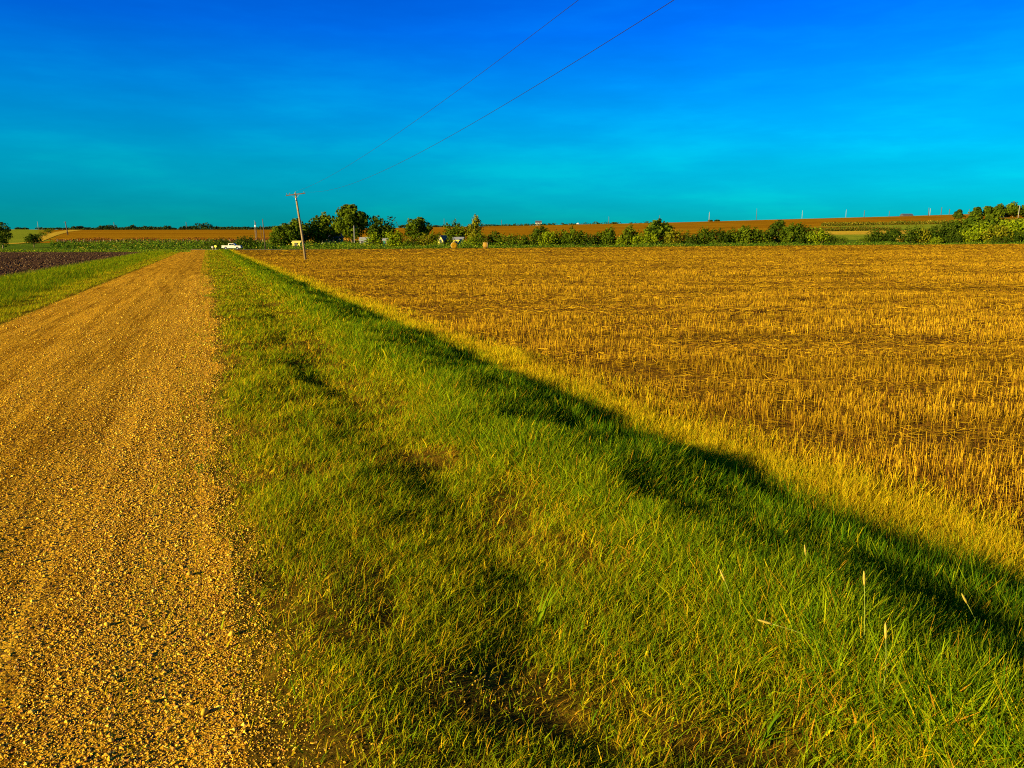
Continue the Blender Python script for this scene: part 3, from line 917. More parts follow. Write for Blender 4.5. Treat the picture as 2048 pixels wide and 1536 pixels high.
GB = 'bushes of the hedgerow behind the stubble field'
BUSH = [
    # px, top, width, base, Y, tone, label
    (490, 472, 40, 493, 258, 'dark', 'dark rounded bush right behind the white pickup'),
    (441, 476, 46, 494, 262, 'dark', 'low dark bush at the tail of the white pickup'),
    (746, 466, 26, 492, 268, 'lime', 'light green bush in front of the blue-roofed carport'),
    (790, 463, 30, 493, 266, 'lime', 'light green bush between the dark round tree and the lone round tree'),
    (822, 473, 24, 493, 264, 'mid', 'low bush at the foot of the lone round tree'),
    (850, 469, 30, 493, 265, 'olive', 'yellowish lit bush under the crown of the lone round tree'),
    (872, 465, 24, 493, 267, 'mid', 'bush left of the small yellow gabled shed'),
    (874, 480, 26, 494, 259, 'lime', 'low light bush in front of the small yellow gabled shed'),
    (899, 474, 18, 494, 262, 'mid', 'bush between the gabled shed and the long yellow shed'),
    (940, 474, 28, 494, 261, 'lime', 'light bush at the right end of the long yellow shed'),
    (962, 466, 24, 494, 262, 'mid', 'bush under the spiky topped tree'),
    (990, 463, 24, 494, 264, 'dark', 'dark bush just above the drum-shaped hay bale'),
    (1014, 468, 30, 494, 262, 'mid', 'bush with an even top right of the hay bales'),
    (1043, 469, 32, 494, 261, 'mid', 'even topped bush before the hedgerow starts to rise'),
    (1070, 467, 30, 494, 261, 'mid', 'bush at the left foot of the dark round head in the hedgerow'),
    (1098, 464, 32, 494, 261, 'lime', 'lighter bush at the right foot of the dark round head in the hedgerow'),
    (1122, 462, 28, 494, 262, 'mid', 'bush just before the two-peaked one in the hedgerow'),
    (1150, 458, 38, 494, 260, 'mid', 'tall two-peaked bush right of the dark round head'),
    (1178, 468, 26, 494, 259, 'dark', 'low dark bush in a dip right of the two-peaked bush'),
    (1197, 465, 20, 494, 260, 'mid', 'narrow upright bush in the dip of the hedgerow'),
    (1219, 457, 28, 494, 260, 'mid', 'pointed bush between the narrow one and the wide round tree'),
    (1240, 474, 16, 494, 257, 'lime', 'small bright bush tucked low in the hedgerow left of the wide round tree'),
    (1262, 454, 36, 494, 260, 'mid', 'full bush leaning against the left of the wide round tree'),
    (1290, 468, 40, 493, 256, 'lime', 'light green bush below the wide round tree'),
    (1345, 461, 28, 493, 258, 'olive', 'olive bush at the right foot of the wide round tree'),
    (1361, 459, 13, 493, 259, 'mid', 'thin upright bush, first of a pair of spires'),
    (1374, 460, 15, 493, 259, 'mid', 'thin upright bush, second of a pair of spires'),
    (1388, 466, 22, 493, 258, 'dark', 'low bush in shade right of the two spires'),
    (1409, 456, 24, 492, 259, 'mid', 'bush with a sharp tip right of the two spires'),
    (1436, 459, 36, 492, 258, 'dark', 'broad flat-topped bush right of the sharp tipped one'),
    (1462, 458, 24, 492, 258, 'mid', 'bush between two broad ones near the dark peaked tree'),
    (1495, 454, 50, 492, 258, 'mid', 'broadest bush in the run left of the dark peaked tree'),
    (1525, 462, 26, 491, 257, 'mid', 'low bush at the left foot of the dark peaked tree'),
    (1583, 449, 32, 491, 258, 'mid', 'bush leaning on the right side of the dark peaked tree'),
    (1608, 451, 30, 490, 257, 'dark', 'dark bush where the hedgerow begins to fall to the green gap'),
    (1636, 458, 36, 490, 256, 'lime', 'light green bush at the left of the gap with the green field'),
    (1657, 468, 26, 490, 255, 'dark', 'small dark bush closing the left side of the field gap'),
    (1680, 471, 24, 490, 255, 'mid', 'low bush in the middle of the field gap'),
    (1728, 472, 20, 490, 255, 'mid', 'low bush left of the pair beside the round bale'),
    (1753, 459, 32, 490, 256, 'dark', 'first of two round bushes left of the bale in the hedge gap'),
    (1783, 458, 28, 490, 256, 'dark', 'second round bush, touching the bale in the hedge gap'),
    (1822, 455, 30, 490, 256, 'dark', 'bush immediately right of the bale in the hedge gap'),
    (1843, 455, 26, 490, 256, 'olive', 'olive tipped bush one step right of the bale gap'),
    (1868, 452, 28, 489, 256, 'dark', 'dark bush rising towards the wooded rise at the right'),
    (1890, 445, 32, 489, 258, 'dark', 'tall bush with a ragged top before the wooded rise'),
    (1873, 474, 18, 489, 252, 'lime', 'small light bush low in front of the dark ragged bushes'),
    (1905, 466, 30, 489, 253, 'dark', 'bush below the orange patch of field near the wooded rise'),
    (1936, 432, 50, 489, 285, 'mid', 'big dark green tree-like bush, first of the wooded rise'),
    (1934, 462, 26, 489, 253, 'lime', 'pale bush at the front of the wooded rise, left end'),
    (1964, 444, 42, 489, 278, 'mid', 'mid green bush filling the wooded rise behind the pale ones'),
    (1960, 450, 36, 489, 256, 'lime', 'pale feathery bush in front of the wooded rise'),
    (1986, 431, 46, 489, 290, 'mid', 'high bush at the crest of the wooded rise under the round hilltop tree'),
    (1992, 452, 44, 489, 254, 'olive', 'olive bush in the front row of the wooded rise'),
    (2022, 442, 58, 489, 262, 'lime', 'large light bush at the right end of the wooded rise'),
    (2044, 438, 46, 489, 280, 'mid', 'dark bush cut by the right picture edge behind the light one'),
    (2040, 462, 44, 489, 251, 'dark', 'low dark bush at the right picture edge beside the stubble'),
    (2000, 472, 36, 489, 250, 'dark', 'low dark bush closing the foot of the wooded rise'),
]
for px, top, w, base, Y, tone, lb in BUSH:
    n = int(np.clip(w * (base - top) * 1.5, 600, 3000))
    plant('bush', px, top, w * 1.28, base, Y, tone, lb, 'bush', GB, .0, n, False, .35, .7, None, .7)

GH = 'round trees on the hilltop at the right'
for px, top, w, base, tone, lb in [
        (1918, 420, 17, 430, 'dark', 'small double-headed tree alone on the hill edge at the right'),
        (1953, 415, 18, 431, 'dark', 'round hilltop tree right of the double-headed one'),
        (1976, 413, 20, 430, 'mid', 'hilltop tree left of the low hilltop roof'),
        (1996, 409, 24, 429, 'mid', 'round hilltop tree over the low hilltop roof'),
        (2026, 407, 30, 427, 'mid', 'largest hilltop tree, beside the pale lamp pole'),
        (2050, 412, 22, 427, 'mid', 'hilltop tree at the right picture edge')]:
    plant('tree', px, top, w, base, 760, tone, lb, 'tree', GH, .12, 1600, True, .2, .1, 1.0)

GS = 'trees along the left skyline'
sky_trees = [(150, 453, 14), (161, 452, 16), (176, 455, 14), (190, 456, 16), (205, 451.5, 14), (217, 450, 14), (228, 451, 12), (243, 455, 14), (257, 454, 14), (265, 450.5, 12), (278, 454, 14), (290, 452, 12), (303, 453, 14), (312, 454, 14), (322, 454, 13), (336, 451.5, 14), (347, 456, 10),
             (372, 452, 16), (386, 452, 18), (400, 447, 22), (414, 445.5, 18), (432, 453, 12), (447, 454, 16), (460, 453, 16), (476, 454, 14), (492, 453.5, 16), (505, 455, 12), (523, 453, 16), (538, 453, 14), (548, 452, 18)]
lab = {400: 'taller left half of the dark grove on the left skyline', 414: 'tallest right half of the dark grove on the left skyline'}
for px, top, w in sky_trees:
    plant('tree', px, top, w * 1.15, 461, 1085, 'far', lab.get(px, 'small dark tree in the row along the left skyline'), 'tree', GS, .05, 260, False, .2, .2, 1.0)
for px, top, w in [(38, 455, 14), (50, 456, 12), (84, 455, 20), (100, 456, 18), (118, 455.5, 20), (134, 456, 14)]:
    plant('tree', px, top, w, 460, 1095, 'far', 'tiny dark tree on the skyline above the dirt track', 'tree', 'tiny trees above the dirt track', .05, 160, False, .2, .2, 1.1)
for px, top, w in [(805, 450, 16), (822, 450.5, 18), (872, 450.5, 16), (888, 451, 14), (900, 452, 18), (1228, 444.5, 12), (1420, 440, 8), (1433, 440, 10), (1144, 448.5, 9), (1130, 449, 8)]:
    plant('tree', px, top, w, 456, 1088, 'far', 'tiny dark tree on the skyline of the brown hill', 'tree', 'tiny trees on the hill skyline', .0, 160, False, .2, .2, 1.0)

# low scrub strung along the skyline, too small to count
def scrub_line():
    px = np.concatenate([rng.uniform(140, 560, 500), rng.uniform(965, 1110, 160), rng.uniform(1120, 1300, 60)])
    Y = rng.uniform(1070, 1098, len(px))
    X = (px - CX) / F * Y * CP
    k = 6
    h = rng.uniform(.5, 3.2, len(px))
    P = np.repeat(np.stack([X, Y, H(X, Y)], 1), k, 0) + np.stack([rng.normal(0, 1.5, len(px) * k), rng.normal(0, 1, len(px) * k), rng.random(len(px) * k) * np.repeat(h, k)], 1)
    N = rng.normal(0, 1, (len(P), 3)); N /= np.linalg.norm(N, axis=1)[:, None]
    V, Fc = leaf_quads(P, N, .9)
    c = lerp3(*LEAF_TONES['far'], rng.random(len(P)))
    tag(mesh_np('scrub', V, Fc, M_LEAF, col=np.repeat(c, 4, 0)), kind='stuff')


scrub_line()


# weeds along the cross road and under the hedgerow, dry corn edge, meadow weeds
def weeds(name, pxr, Yr, n, hr, leaf, tone_mix, dens_seed, mat=M_LEAF, thr=.0, tall=1.0):
    px = rng.uniform(*pxr, n); Y = rng.uniform(*Yr, n)
    X = (px - CX) / F * Y * CP
    f = fbm(X * .12, Y * .12, dens_seed); k = f > thr
    X, Y, f = X[k], Y[k], f[k]
    h = rng.random(len(X)) ** 1.3 * (hr[0] + (hr[1] - hr[0]) * sstep(.3, .7, f))
    P = np.stack([X, Y, H(X, Y) + h], 1)
    N = rng.normal(0, 1, (len(P), 3)) + np.array([0, 0, .4]); N /= np.linalg.norm(N, axis=1)[:, None]
    V, Fc = leaf_quads(P, N, leaf)
    if tall != 1.0:
        z = V[:, 2].reshape(-1, 4); zm = z.mean(1, keepdims=True); V[:, 2] = (zm + (z - zm) * tall).ravel()
    cols = np.array([c for c, w in tone_mix]); pw = np.array([w for c, w in tone_mix]); pw = pw / pw.sum()
    c = cols[rng.choice(len(cols), len(P), p=pw)] * rng.uniform(.7, 1.25, (len(P), 1))
    return tag(mesh_np(name, V, Fc, mat, col=np.repeat(c, 4, 0)), kind='stuff')


W1 = [((.035, .08, .006), 4), ((.08, .15, .008), 4), ((.18, .22, .012), 2), ((.3, .22, .02), .6)]
weeds('weeds', (560, 2120), (240.5, 256), 26000, (.3, 1.1), .16, W1, 201)
weeds('weeds', (100, 760), (252, 335), 26000, (.4, 1.9), .24, W1, 203, thr=.35)
weeds('weeds', (-80, 380), (186, 236), 14000, (.1, .4), .14, [((.05, .10, .006), 3), ((.11, .18, .008), 4), ((.24, .25, .014), 3)], 205)
weeds('weeds', (640, 1010), (252, 290), 14000, (.5, 1.8), .22, [((.05, .11, .006), 3), ((.13, .2, .008), 4), ((.25, .27, .014), 2)], 207)
weeds('dry_corn', (112, 560), (341, 352), 24000, (1.4, 2.2), .13, [((.24, .095, .01), 4), ((.14, .05, .01), 4), ((.36, .19, .02), 1.5)], 209, M_STRAW, 0, 2.4)
weeds('dry_corn', (560, 1640), (341, 352), 9000, (1.4, 2.2), .2, [((.42, .19, .02), 4), ((.22, .08, .015), 3), ((.6, .36, .04), 2)], 211, M_STRAW, 0, 2.0)
weeds('green_corn', (1640, 2060), (576, 592), 9000, (1.4, 2.6), .3, [((.06, .075, .006), 4), ((.14, .13, .01), 3), ((.3, .22, .02), 1)], 213, M_LEAF, 0, 1.8)
weeds('green_corn', (1625, 1800), (450, 458), 3500, (1.0, 2.4), .25, [((.06, .07, .006), 4), ((.16, .11, .01), 3)], 215, M_LEAF, 0, 1.8)

# a young tall weed or two on the left verge
tuft(182, 556, 8, 22, .05, 'pale tall weed standing in the left verge grass', .7, .0, (G_MID, G_LIME))
tuft(205, 552, 6, 15, .05, 'smaller tall weed beside the pale one in the left verge', .7, .0, (G_MID, G_LIME))

# ------------------------------------------------------------------ utility poles and lines
pb = ground_at(612, 520)
PYo = pb[1]
ptop = at(590.5, 385.5, PYo)
root = empty('utility_pole', pb)
tip = Vector(ptop) - Vector(pb)
MB().tube([(0, 0, -.6), tuple(tip * .35), tuple(tip * .7), tuple(tip)], [.19, .175, .155, .13], 14).build('shaft', M_POLE, root, True)
aL = Vector(at(572, 391, PYo - .22)) - Vector(pb); aR = Vector(at(610.5, 386.3, PYo - .22)) - Vector(pb)
mid_ = (aL + aR) / 2; ln = (aR - aL).length
arm = MB().box((0, 0, 0), (ln, .12, .15)).build('crossarm', M_DARKPOLE, root)
arm.location = mid_; arm.rotation_euler = (0, -math.atan2(aR.z - aL.z, aR.x - aL.x), 0)
for s, q in ((-1, .3), (1, .7)):
    e = aL.lerp(aR, q)
    MB().tube([tuple(e + Vector((0, -.08, -.05))), tuple(tip * .915 + Vector((0, -.17, 0)))], .018, 6).build('brace', M_METAL, root)
INS = [(573.5, 387), (579.3, 386.3), (591.5, 383.2), (607.8, 383.6)]
ins_pts = []
for px, py in INS:
    p = Vector(at(px, py, PYo - .22)) - Vector(pb); p2 = p - Vector((0, 0, .26))
    MB().lathe([(.02, -.25), (.025, -.1), (.07, -.1), (.05, -.06), (.075, -.04), (.055, 0), (.03, .04), (.0, .05)], tuple(p), 'z', 12).build('insulator', M_GLASSY, root, True)
    ins_pts.append(p + Vector(pb) + Vector((0, 0, .02)))
bx = MB().tube([tuple(tip * .9 + Vector((.02, -.2, -.2))), tuple(tip * .9 + Vector((.0, -.2, .25)))], .09, 10).build('fuse_can', M_METAL, root, True)
tag(root, 'leaning wooden utility pole with a crossarm standing in the stubble field', 'utility pole')

def wire(p0, p1, sag, label, r=.0095, n=40, img_end=None):
    p0 = Vector(p0); p1 = Vector(p1)
    pts = [p0.lerp(p1, t) - Vector((0, 0, 4 * sag * t * (1 - t))) for t in np.linspace(0, 1, n)]
    o = MB().tube([tuple(p - p0) for p in pts], r, 6).build('power_line', M_WIRE, None, True)
    o.location = p0
    return tag(o, label, 'power line', 'power lines strung from the leaning pole')


# far ends, beside and behind the camera, solved from the sight lines of the photo
def fit_wire(p0, obs, Yend, sag_guess):
    best = None
    p0 = np.array(p0)
    def err(v):
        x1, z1, sg = v; e = 0
        ts = np.linspace(0, .999, 400)
        X = p0[0] + (x1 - p0[0]) * ts; Yq = p0[1] + (Yend - p0[1]) * ts; Z = p0[2] + (z1 - p0[2]) * ts - 4 * sg * ts * (1 - ts)
        dd = Yq * CP - (Z - CAMH) * SP; k = dd > 1
        pxs, pys = to_px(X[k], Yq[k], Z[k])
        for ox, oy in obs:
            dist = np.min((pxs - ox) ** 2 + (pys - oy) ** 2); e += dist
        return e
    v = np.array([6.0, 10.0, sag_guess]); st = np.array([6.0, 4.0, .6]); b = err(v)
    lr = np.random.default_rng(5)
    for it in range(1500):
        c = v + lr.normal(0, 1, 3) * st
        if c[2] < .05: continue
        e = err(c)
        if e < b: v, b = c, e
        if it % 150 == 149: st *= .6
    return v, b


W_A = [(760, 290), (880, 205), (1000, 120), (1157, 0)]
W_B = [(700, 365), (780, 335), (900, 275), (1050, 185), (1200, 90), (1350, 0)]
for ip, obs, lb in ((ins_pts[2], W_A, 'upper thin wire running from the pole top across the blue sky'), (ins_pts[3], W_B, 'lower sagging wire running from the right end of the crossarm across the sky')):
    v, b = fit_wire(ip, obs, -6.0, 1.0)
    print('wire', v, b)
    wire(ip, (v[0], -6.0, v[1]), v[2], lb)

def pole(px, base, top, Y, r, mat, label, cat='utility pole', group=None, lean=0, arm=0, extra=None):
    b = at(px, base, Y); zb = float(H(b[0], b[1])); zt = zpix(px + lean, top, Y)
    h = max(zt - zb, 1); lx = lean / F * Y
    root = empty('utility_pole' if cat == 'utility pole' else cat.replace(' ', '_'), (b[0], b[1], zb))
    MB().tube([(0, 0, -.5), (lx * .5, 0, h * .5), (lx, 0, h)], [r * 1.15, r, r * .75], 8).build('shaft', mat, root, True)
    if arm:
        MB().box((lx, -r - .05, h * .95), (arm, .12, .14)).build('crossarm', mat, root)
    if extra == 'transformer':
        MB().lathe([(0, 0), (.28, .02), (.3, .1), (.3, .95), (.24, 1.05), (0, 1.08)], (lx + .05, -.42, h * .74), 'z', 14).build('transformer', M_METAL, root, True)
    if extra == 'lamp':
        MB().box((lx - .5, 0, h), (1.2, .25, .16), .8).build('lamp_head', M_METAL, root)
    return tag(root, label, cat, group)


P1 = pole(531, 497, 438, 252, .15, M_DARKPOLE, 'dark straight pole behind the pickup nose at the cross road', lean=-2.5, arm=0)
P2 = pole(515, 482, 444, 330, .17, M_DARKPOLE, 'dark pole carrying a transformer beside the corn field', lean=-2, extra='transformer')
pole(511.5, 480, 441, 345, .08, M_WHITEPOLE, 'thin pale pole just left of the transformer pole', lean=-.5)
pole(523.5, 480, 450, 350, .09, M_DARKPOLE, 'short thin pole between the transformer pole and the dark straight pole', lean=-1)
pole(709, 485, 451, 283, .16, M_WHITEPOLE, 'pale pole in front of the tallest farm tree')
HZ = [(136, 472, 443, 560, .35, M_DARKPOLE, 'dark skyline pole beside the dirt track', -2.5), (77, 460, 443, 1060, .24, M_WHITEPOLE, 'white pole on the skyline left of the dirt track', -.5),
      (230, 461, 444.5, 1080, .45, M_DARKPOLE, 'dark pole standing among the left skyline trees', -1), (374, 461, 444, 1080, .4, M_DARKPOLE, 'skyline pole at the left side of the dark grove', -.8),
      (888.5, 455, 437, 1070, .28, M_DARKPOLE, 'thin pole on the brown hill right of the lone round tree', 0), (1003, 452, 440, 1080, .28, M_DARKPOLE, 'thin pole on the skyline above the even topped bushes', 0),
      (1217.5, 448, 433, 1080, .3, M_DARKPOLE, 'thin skyline pole right of the white hilltop dome', 0), (1319, 446, 430, 1080, .26, M_DARKPOLE, 'thin skyline pole above the wide round tree', 0),
      (1418, 442.5, 424, 1080, .34, M_WHITEPOLE, 'pale thin mast on the skyline over small scrub', 0), (1512.5, 440, 417, 1080, .28, M_DARKPOLE, 'tallest thin dark pole of the skyline left of the white masts', 0),
      (1604, 436.5, 421, 1080, .24, M_WHITEPOLE, 'white mast on the hill crest, first of two', 0), (1691.5, 434.5, 419, 1080, .24, M_WHITEPOLE, 'white mast on the hill crest, second of two', 0),
      (1728, 434, 421, 1080, .4, M_DARKPOLE, 'dark pole on the hill crest just right of the white masts', 0), (1778, 433, 422, 1080, .3, M_DARKPOLE, 'faint pole left of the low dark barn on the crest', 0),
      (1857, 431, 415.5, 1070, .4, M_DARKPOLE, 'dark pole of a close pair right of the low dark barn', -.5), (1859.5, 431, 417, 1075, .35, M_WHITEPOLE, 'pale pole of a close pair right of the low dark barn', 0),
      (1882, 430, 414.5, 1070, .4, M_DARKPOLE, 'dark crest pole between the close pair and the hill edge tree', 0), (1898, 430, 418, 1070, .35, M_DARKPOLE, 'dark crest pole nearest the double-headed hill tree', 0),
      (1937.5, 430, 418, 1000, .3, M_DARKPOLE, 'faint pole in the gap between hilltop trees', 0)]
for px, base, top, Y, r, mt, lb, ln_ in HZ:
    pole(px, base, top, Y, r, mt, lb, 'utility pole', 'poles along the skyline', ln_, arm=(1.8 if r > .33 and mt is M_DARKPOLE else 0))
pole(2037, 428, 411, 735, .3, M_WHITEPOLE, 'pale lamp pole against the largest hilltop tree', 'lamp pole', None, .5, 0, 'lamp')

# ------------------------------------------------------------------ buildings
def house(name, px, base, wpx, wall_h, roof_h, depth, Y, wall, roof, label, cat='house', rz=0.0, wins=(), door=None, gable_front=False, chimney=False, over=.3):
    b = at(px, base, Y); zb = float(H(b[0], b[1]))
    w = wpx / F * Y * CP
    root = empty(name, (b[0], b[1], zb), rz)
    d = depth
    m = MB()
    if gable_front:
        m.prism([(-w / 2, -.3), (w / 2, -.3), (w / 2, wall_h), (0, wall_h + roof_h), (-w / 2, wall_h)], -d / 2, d / 2)
        m.build('wall', wall, root)
        r = MB()
        for s in (-1, 1):
            e = s * (w / 2 + over); k = over * roof_h / (w / 2)
            r.prism([(0, wall_h + roof_h + .02), (e, wall_h - k + .02), (e, wall_h - k + .16), (0, wall_h + roof_h + .18)][::s], -d / 2 - over, d / 2 + over)
    else:
        x0 = w / 2
        vs = []
        prof = [(-d / 2, -.3), (d / 2, -.3), (d / 2, wall_h), (0, wall_h + roof_h), (-d / 2, wall_h)]
        vs = [(-x0, y, z) for y, z in prof] + [(x0, y, z) for y, z in prof]; n = 5
        m.add(vs, [tuple(range(5))[::-1], tuple(range(5, 10))] + [(i, (i + 1) % n, (i + 1) % n + n, i + n) for i in range(n)])
        m.build('wall', wall, root)
        r = MB()
        for s in (-1, 1):
            e = s * (d / 2 + over); k = over * roof_h / (d / 2)
            pr = [(0, wall_h + roof_h + .02), (e, wall_h - k + .02), (e, wall_h - k + .16), (0, wall_h + roof_h + .18)]
            xa = w / 2 + over
            r.add([(-xa, y, z) for y, z in pr] + [(xa, y, z) for y, z in pr], [(0, 1, 2, 3), (7, 6, 5, 4)] + [(i, i + 4, (i + 1) % 4 + 4, (i + 1) % 4) for i in range(4)])
    ro = r.build('roof', roof, root)
    if chimney:
        MB().box((w * .2, d * .1, wall_h + roof_h + .3), (.6, .6, 1.2)).build('chimney', M_BARK, ro)
    for fx_, z_, ww, hh in wins:
        fr = MB().box((fx_ * w, -d / 2 - .03, z_), (ww + .2, .1, hh + .2)).build('window', M_WALLW, root)
        MB().box((fx_ * w, -d / 2 - .085, z_), (ww, .03, hh)).build('pane', M_GLASS, fr)
    if door:
        do = MB().box((door[0] * w, -d / 2 - .03, 1.05), (1.0, .1, 2.1)).build('door', M_ROOFD, root)
        MB().box((door[0] * w + .35, -d / 2 - .11, 1.05), (.08, .06, .08)).build('handle', M_METAL, do)
    return tag(root, label, cat)


house('farmhouse', 664, 486, 42, 2.7, 2.2, 7.5, 310, M_WALLW, M_ROOFD, 'low white farmhouse with a dark roof shaded by the tallest trees', 'house', .3, [(-.2, 1.5, 1.0, 1.2), (.12, 1.5, 1.0, 1.2), (.24, 1.5, 1.0, 1.2), (-.4, 1.5, 1.0, 1.2)], (-.05,), False, True)
house('carport', 732, 487, 22, 2.0, 1.1, 5, 292, M_WALLW, M_ROOFG, 'low carport with a blue-grey roof right of the tallest tree', 'carport', .1, [(0, 1.2, 1.2, .7)], (-.3,))
house('shed', 594.5, 487.5, 15, 1.9, .5, 3, 276, M_WALLY, M_WALLY, 'white shed with sunlight painted in as yellow, glimpsed under the round tree behind the leaning pole', 'shed', 0, [], (-.04,))  # yellow puts sunlight into the colour of white walls and roof
house('shed', 773, 489, 11, 2.4, .6, 3, 280, M_WALLG, M_ROOFG, 'teal shed half hidden between two light bushes', 'shed', 0, [], (.1,))
house('shed', 887, 488, 10.5, 2.5, 1.5, 4.5, 263, M_WALLY, M_BARK, 'small yellow gabled shed standing above the hedge', 'shed', -.35, [(0, 2.4, .7, .8)], (.1,), True)
house('barn', 917, 486, 20, 2.6, .7, 6, 276, M_WALLY, M_ROOFG, 'long yellow shed with a grey metal roof beside the spiky tree', 'barn', 0, [(.2, 1.6, .8, .8)], (-.2,))
house('hilltop_house', 1077, 453.2, 12, 3.6, 2.4, 8, 1090, M_WALLW, M_ROOFD, 'white house with a dark roof far off on the brown hilltop', 'house', 0, [(-.25, 2, 1.2, 1.4), (.25, 2, 1.2, 1.4)], (0,))
house('hilltop_barn', 1813, 432.3, 20, 1.2, 2.0, 10, 1088, M_ROOFD, M_ROOFD, 'low dark barn roof sitting on the hill crest', 'barn', 0, [], (0,))
house('hilltop_house', 2007, 430, 16, 2.4, 1.8, 8, 770, M_WALLW, M_ROOFD, 'low dark-roofed house among the hilltop trees at the right', 'house', 0, [(-.2, 1.4, 1.2, 1.2)], (.2,))
b = at(1156, 451, 1090)
root = empty('dome_tank', (b[0], b[1], float(H(b[0], b[1]))))
MB().lathe([(2.4, -.5), (2.4, .6), (2.1, 1.3), (1.4, 1.9), (.6, 2.2), (0, 2.3)], (0, 0, 0), 'z', 24).build('shell', M_WHITE, root, True)
MB().box((0, -2.42, .4), (.9, .12, 1.3)).build('hatch', M_METAL, root)
tag(root, 'small white dome on the brown hill skyline', 'storage dome')

# ------------------------------------------------------------------ hay bales
def bale(px, base, r, length, Y, rz, label):
    b = at(px, base, Y); zb = float(H(b[0], b[1]))
    root = empty('hay_bale', (b[0], b[1], zb), rz)
    n = 28; prof = [(0, -length / 2), (r * .5, -length / 2 - .03), (r * .9, -length / 2), (r, -length / 2 + .07), (r * 1.01, 0), (r, length / 2 - .07), (r * .9, length / 2), (r * .5, length / 2 + .03), (0, length / 2)]
    MB().lathe(prof, (0, 0, r * .96), 'y', n).build('roll', M_HAY, root, True)
    m = MB()
    for y_ in (-.4, -.13, .13, .4):
        m.lathe([(r * 1.012, y_ * length - .02), (r * 1.022, y_ * length), (r * 1.012, y_ * length + .02)], (0, 0, r * .96), 'y', n)
    m.build('twine', M_WALLW, root)
    return tag(root, label, 'hay bale', 'round hay bales')


bale(908, 499, .95, 1.5, 238, .15, 'round hay bale showing its flat end at the far edge of the stubble')
bale(971.5, 498.5, .9, 1.55, 238, math.pi / 2 - .1, 'hay bale lying side-on like a drum at the far edge of the stubble')
bale(1800, 482, 1.15, 1.6, 300, .3, 'hay bale half hidden in the gap between hedgerow bushes')

# ------------------------------------------------------------------ fence at the corn field
root = empty('fence', (*gpt(115, 338), float(H(*gpt(115, 338)))))
x_a, x_b = gpt(115, 338)[0], gpt(552, 338)[0]
npost = 34
tops = []
for k in range(npost):
    x = x_a + (x_b - x_a) * k / (npost - 1); yq = 338 + rng.normal(0, .15)
    z = float(H(x, yq)); h = 1.5 * rng.uniform(.85, 1.15)
    p = Vector((x, yq, z)) - Vector(root.location)
    MB().tube([(p.x, p.y, p.z - .3), (p.x + rng.normal(0, .06), p.y, p.z + h)], [.11, .09], 7).build('post', M_FENCE, root, True)
    tops.append((p.x, p.y, p.z + 1.2))
m = MB()
for dz in (0, -.4, -.8):
    m.tube([(a, b_, c + dz) for a, b_, c in tops], .012, 4)
m.build('wire', M_METAL, root)
tag(root, 'long fence of pale wooden posts along the foot of the dry corn field', 'fence')

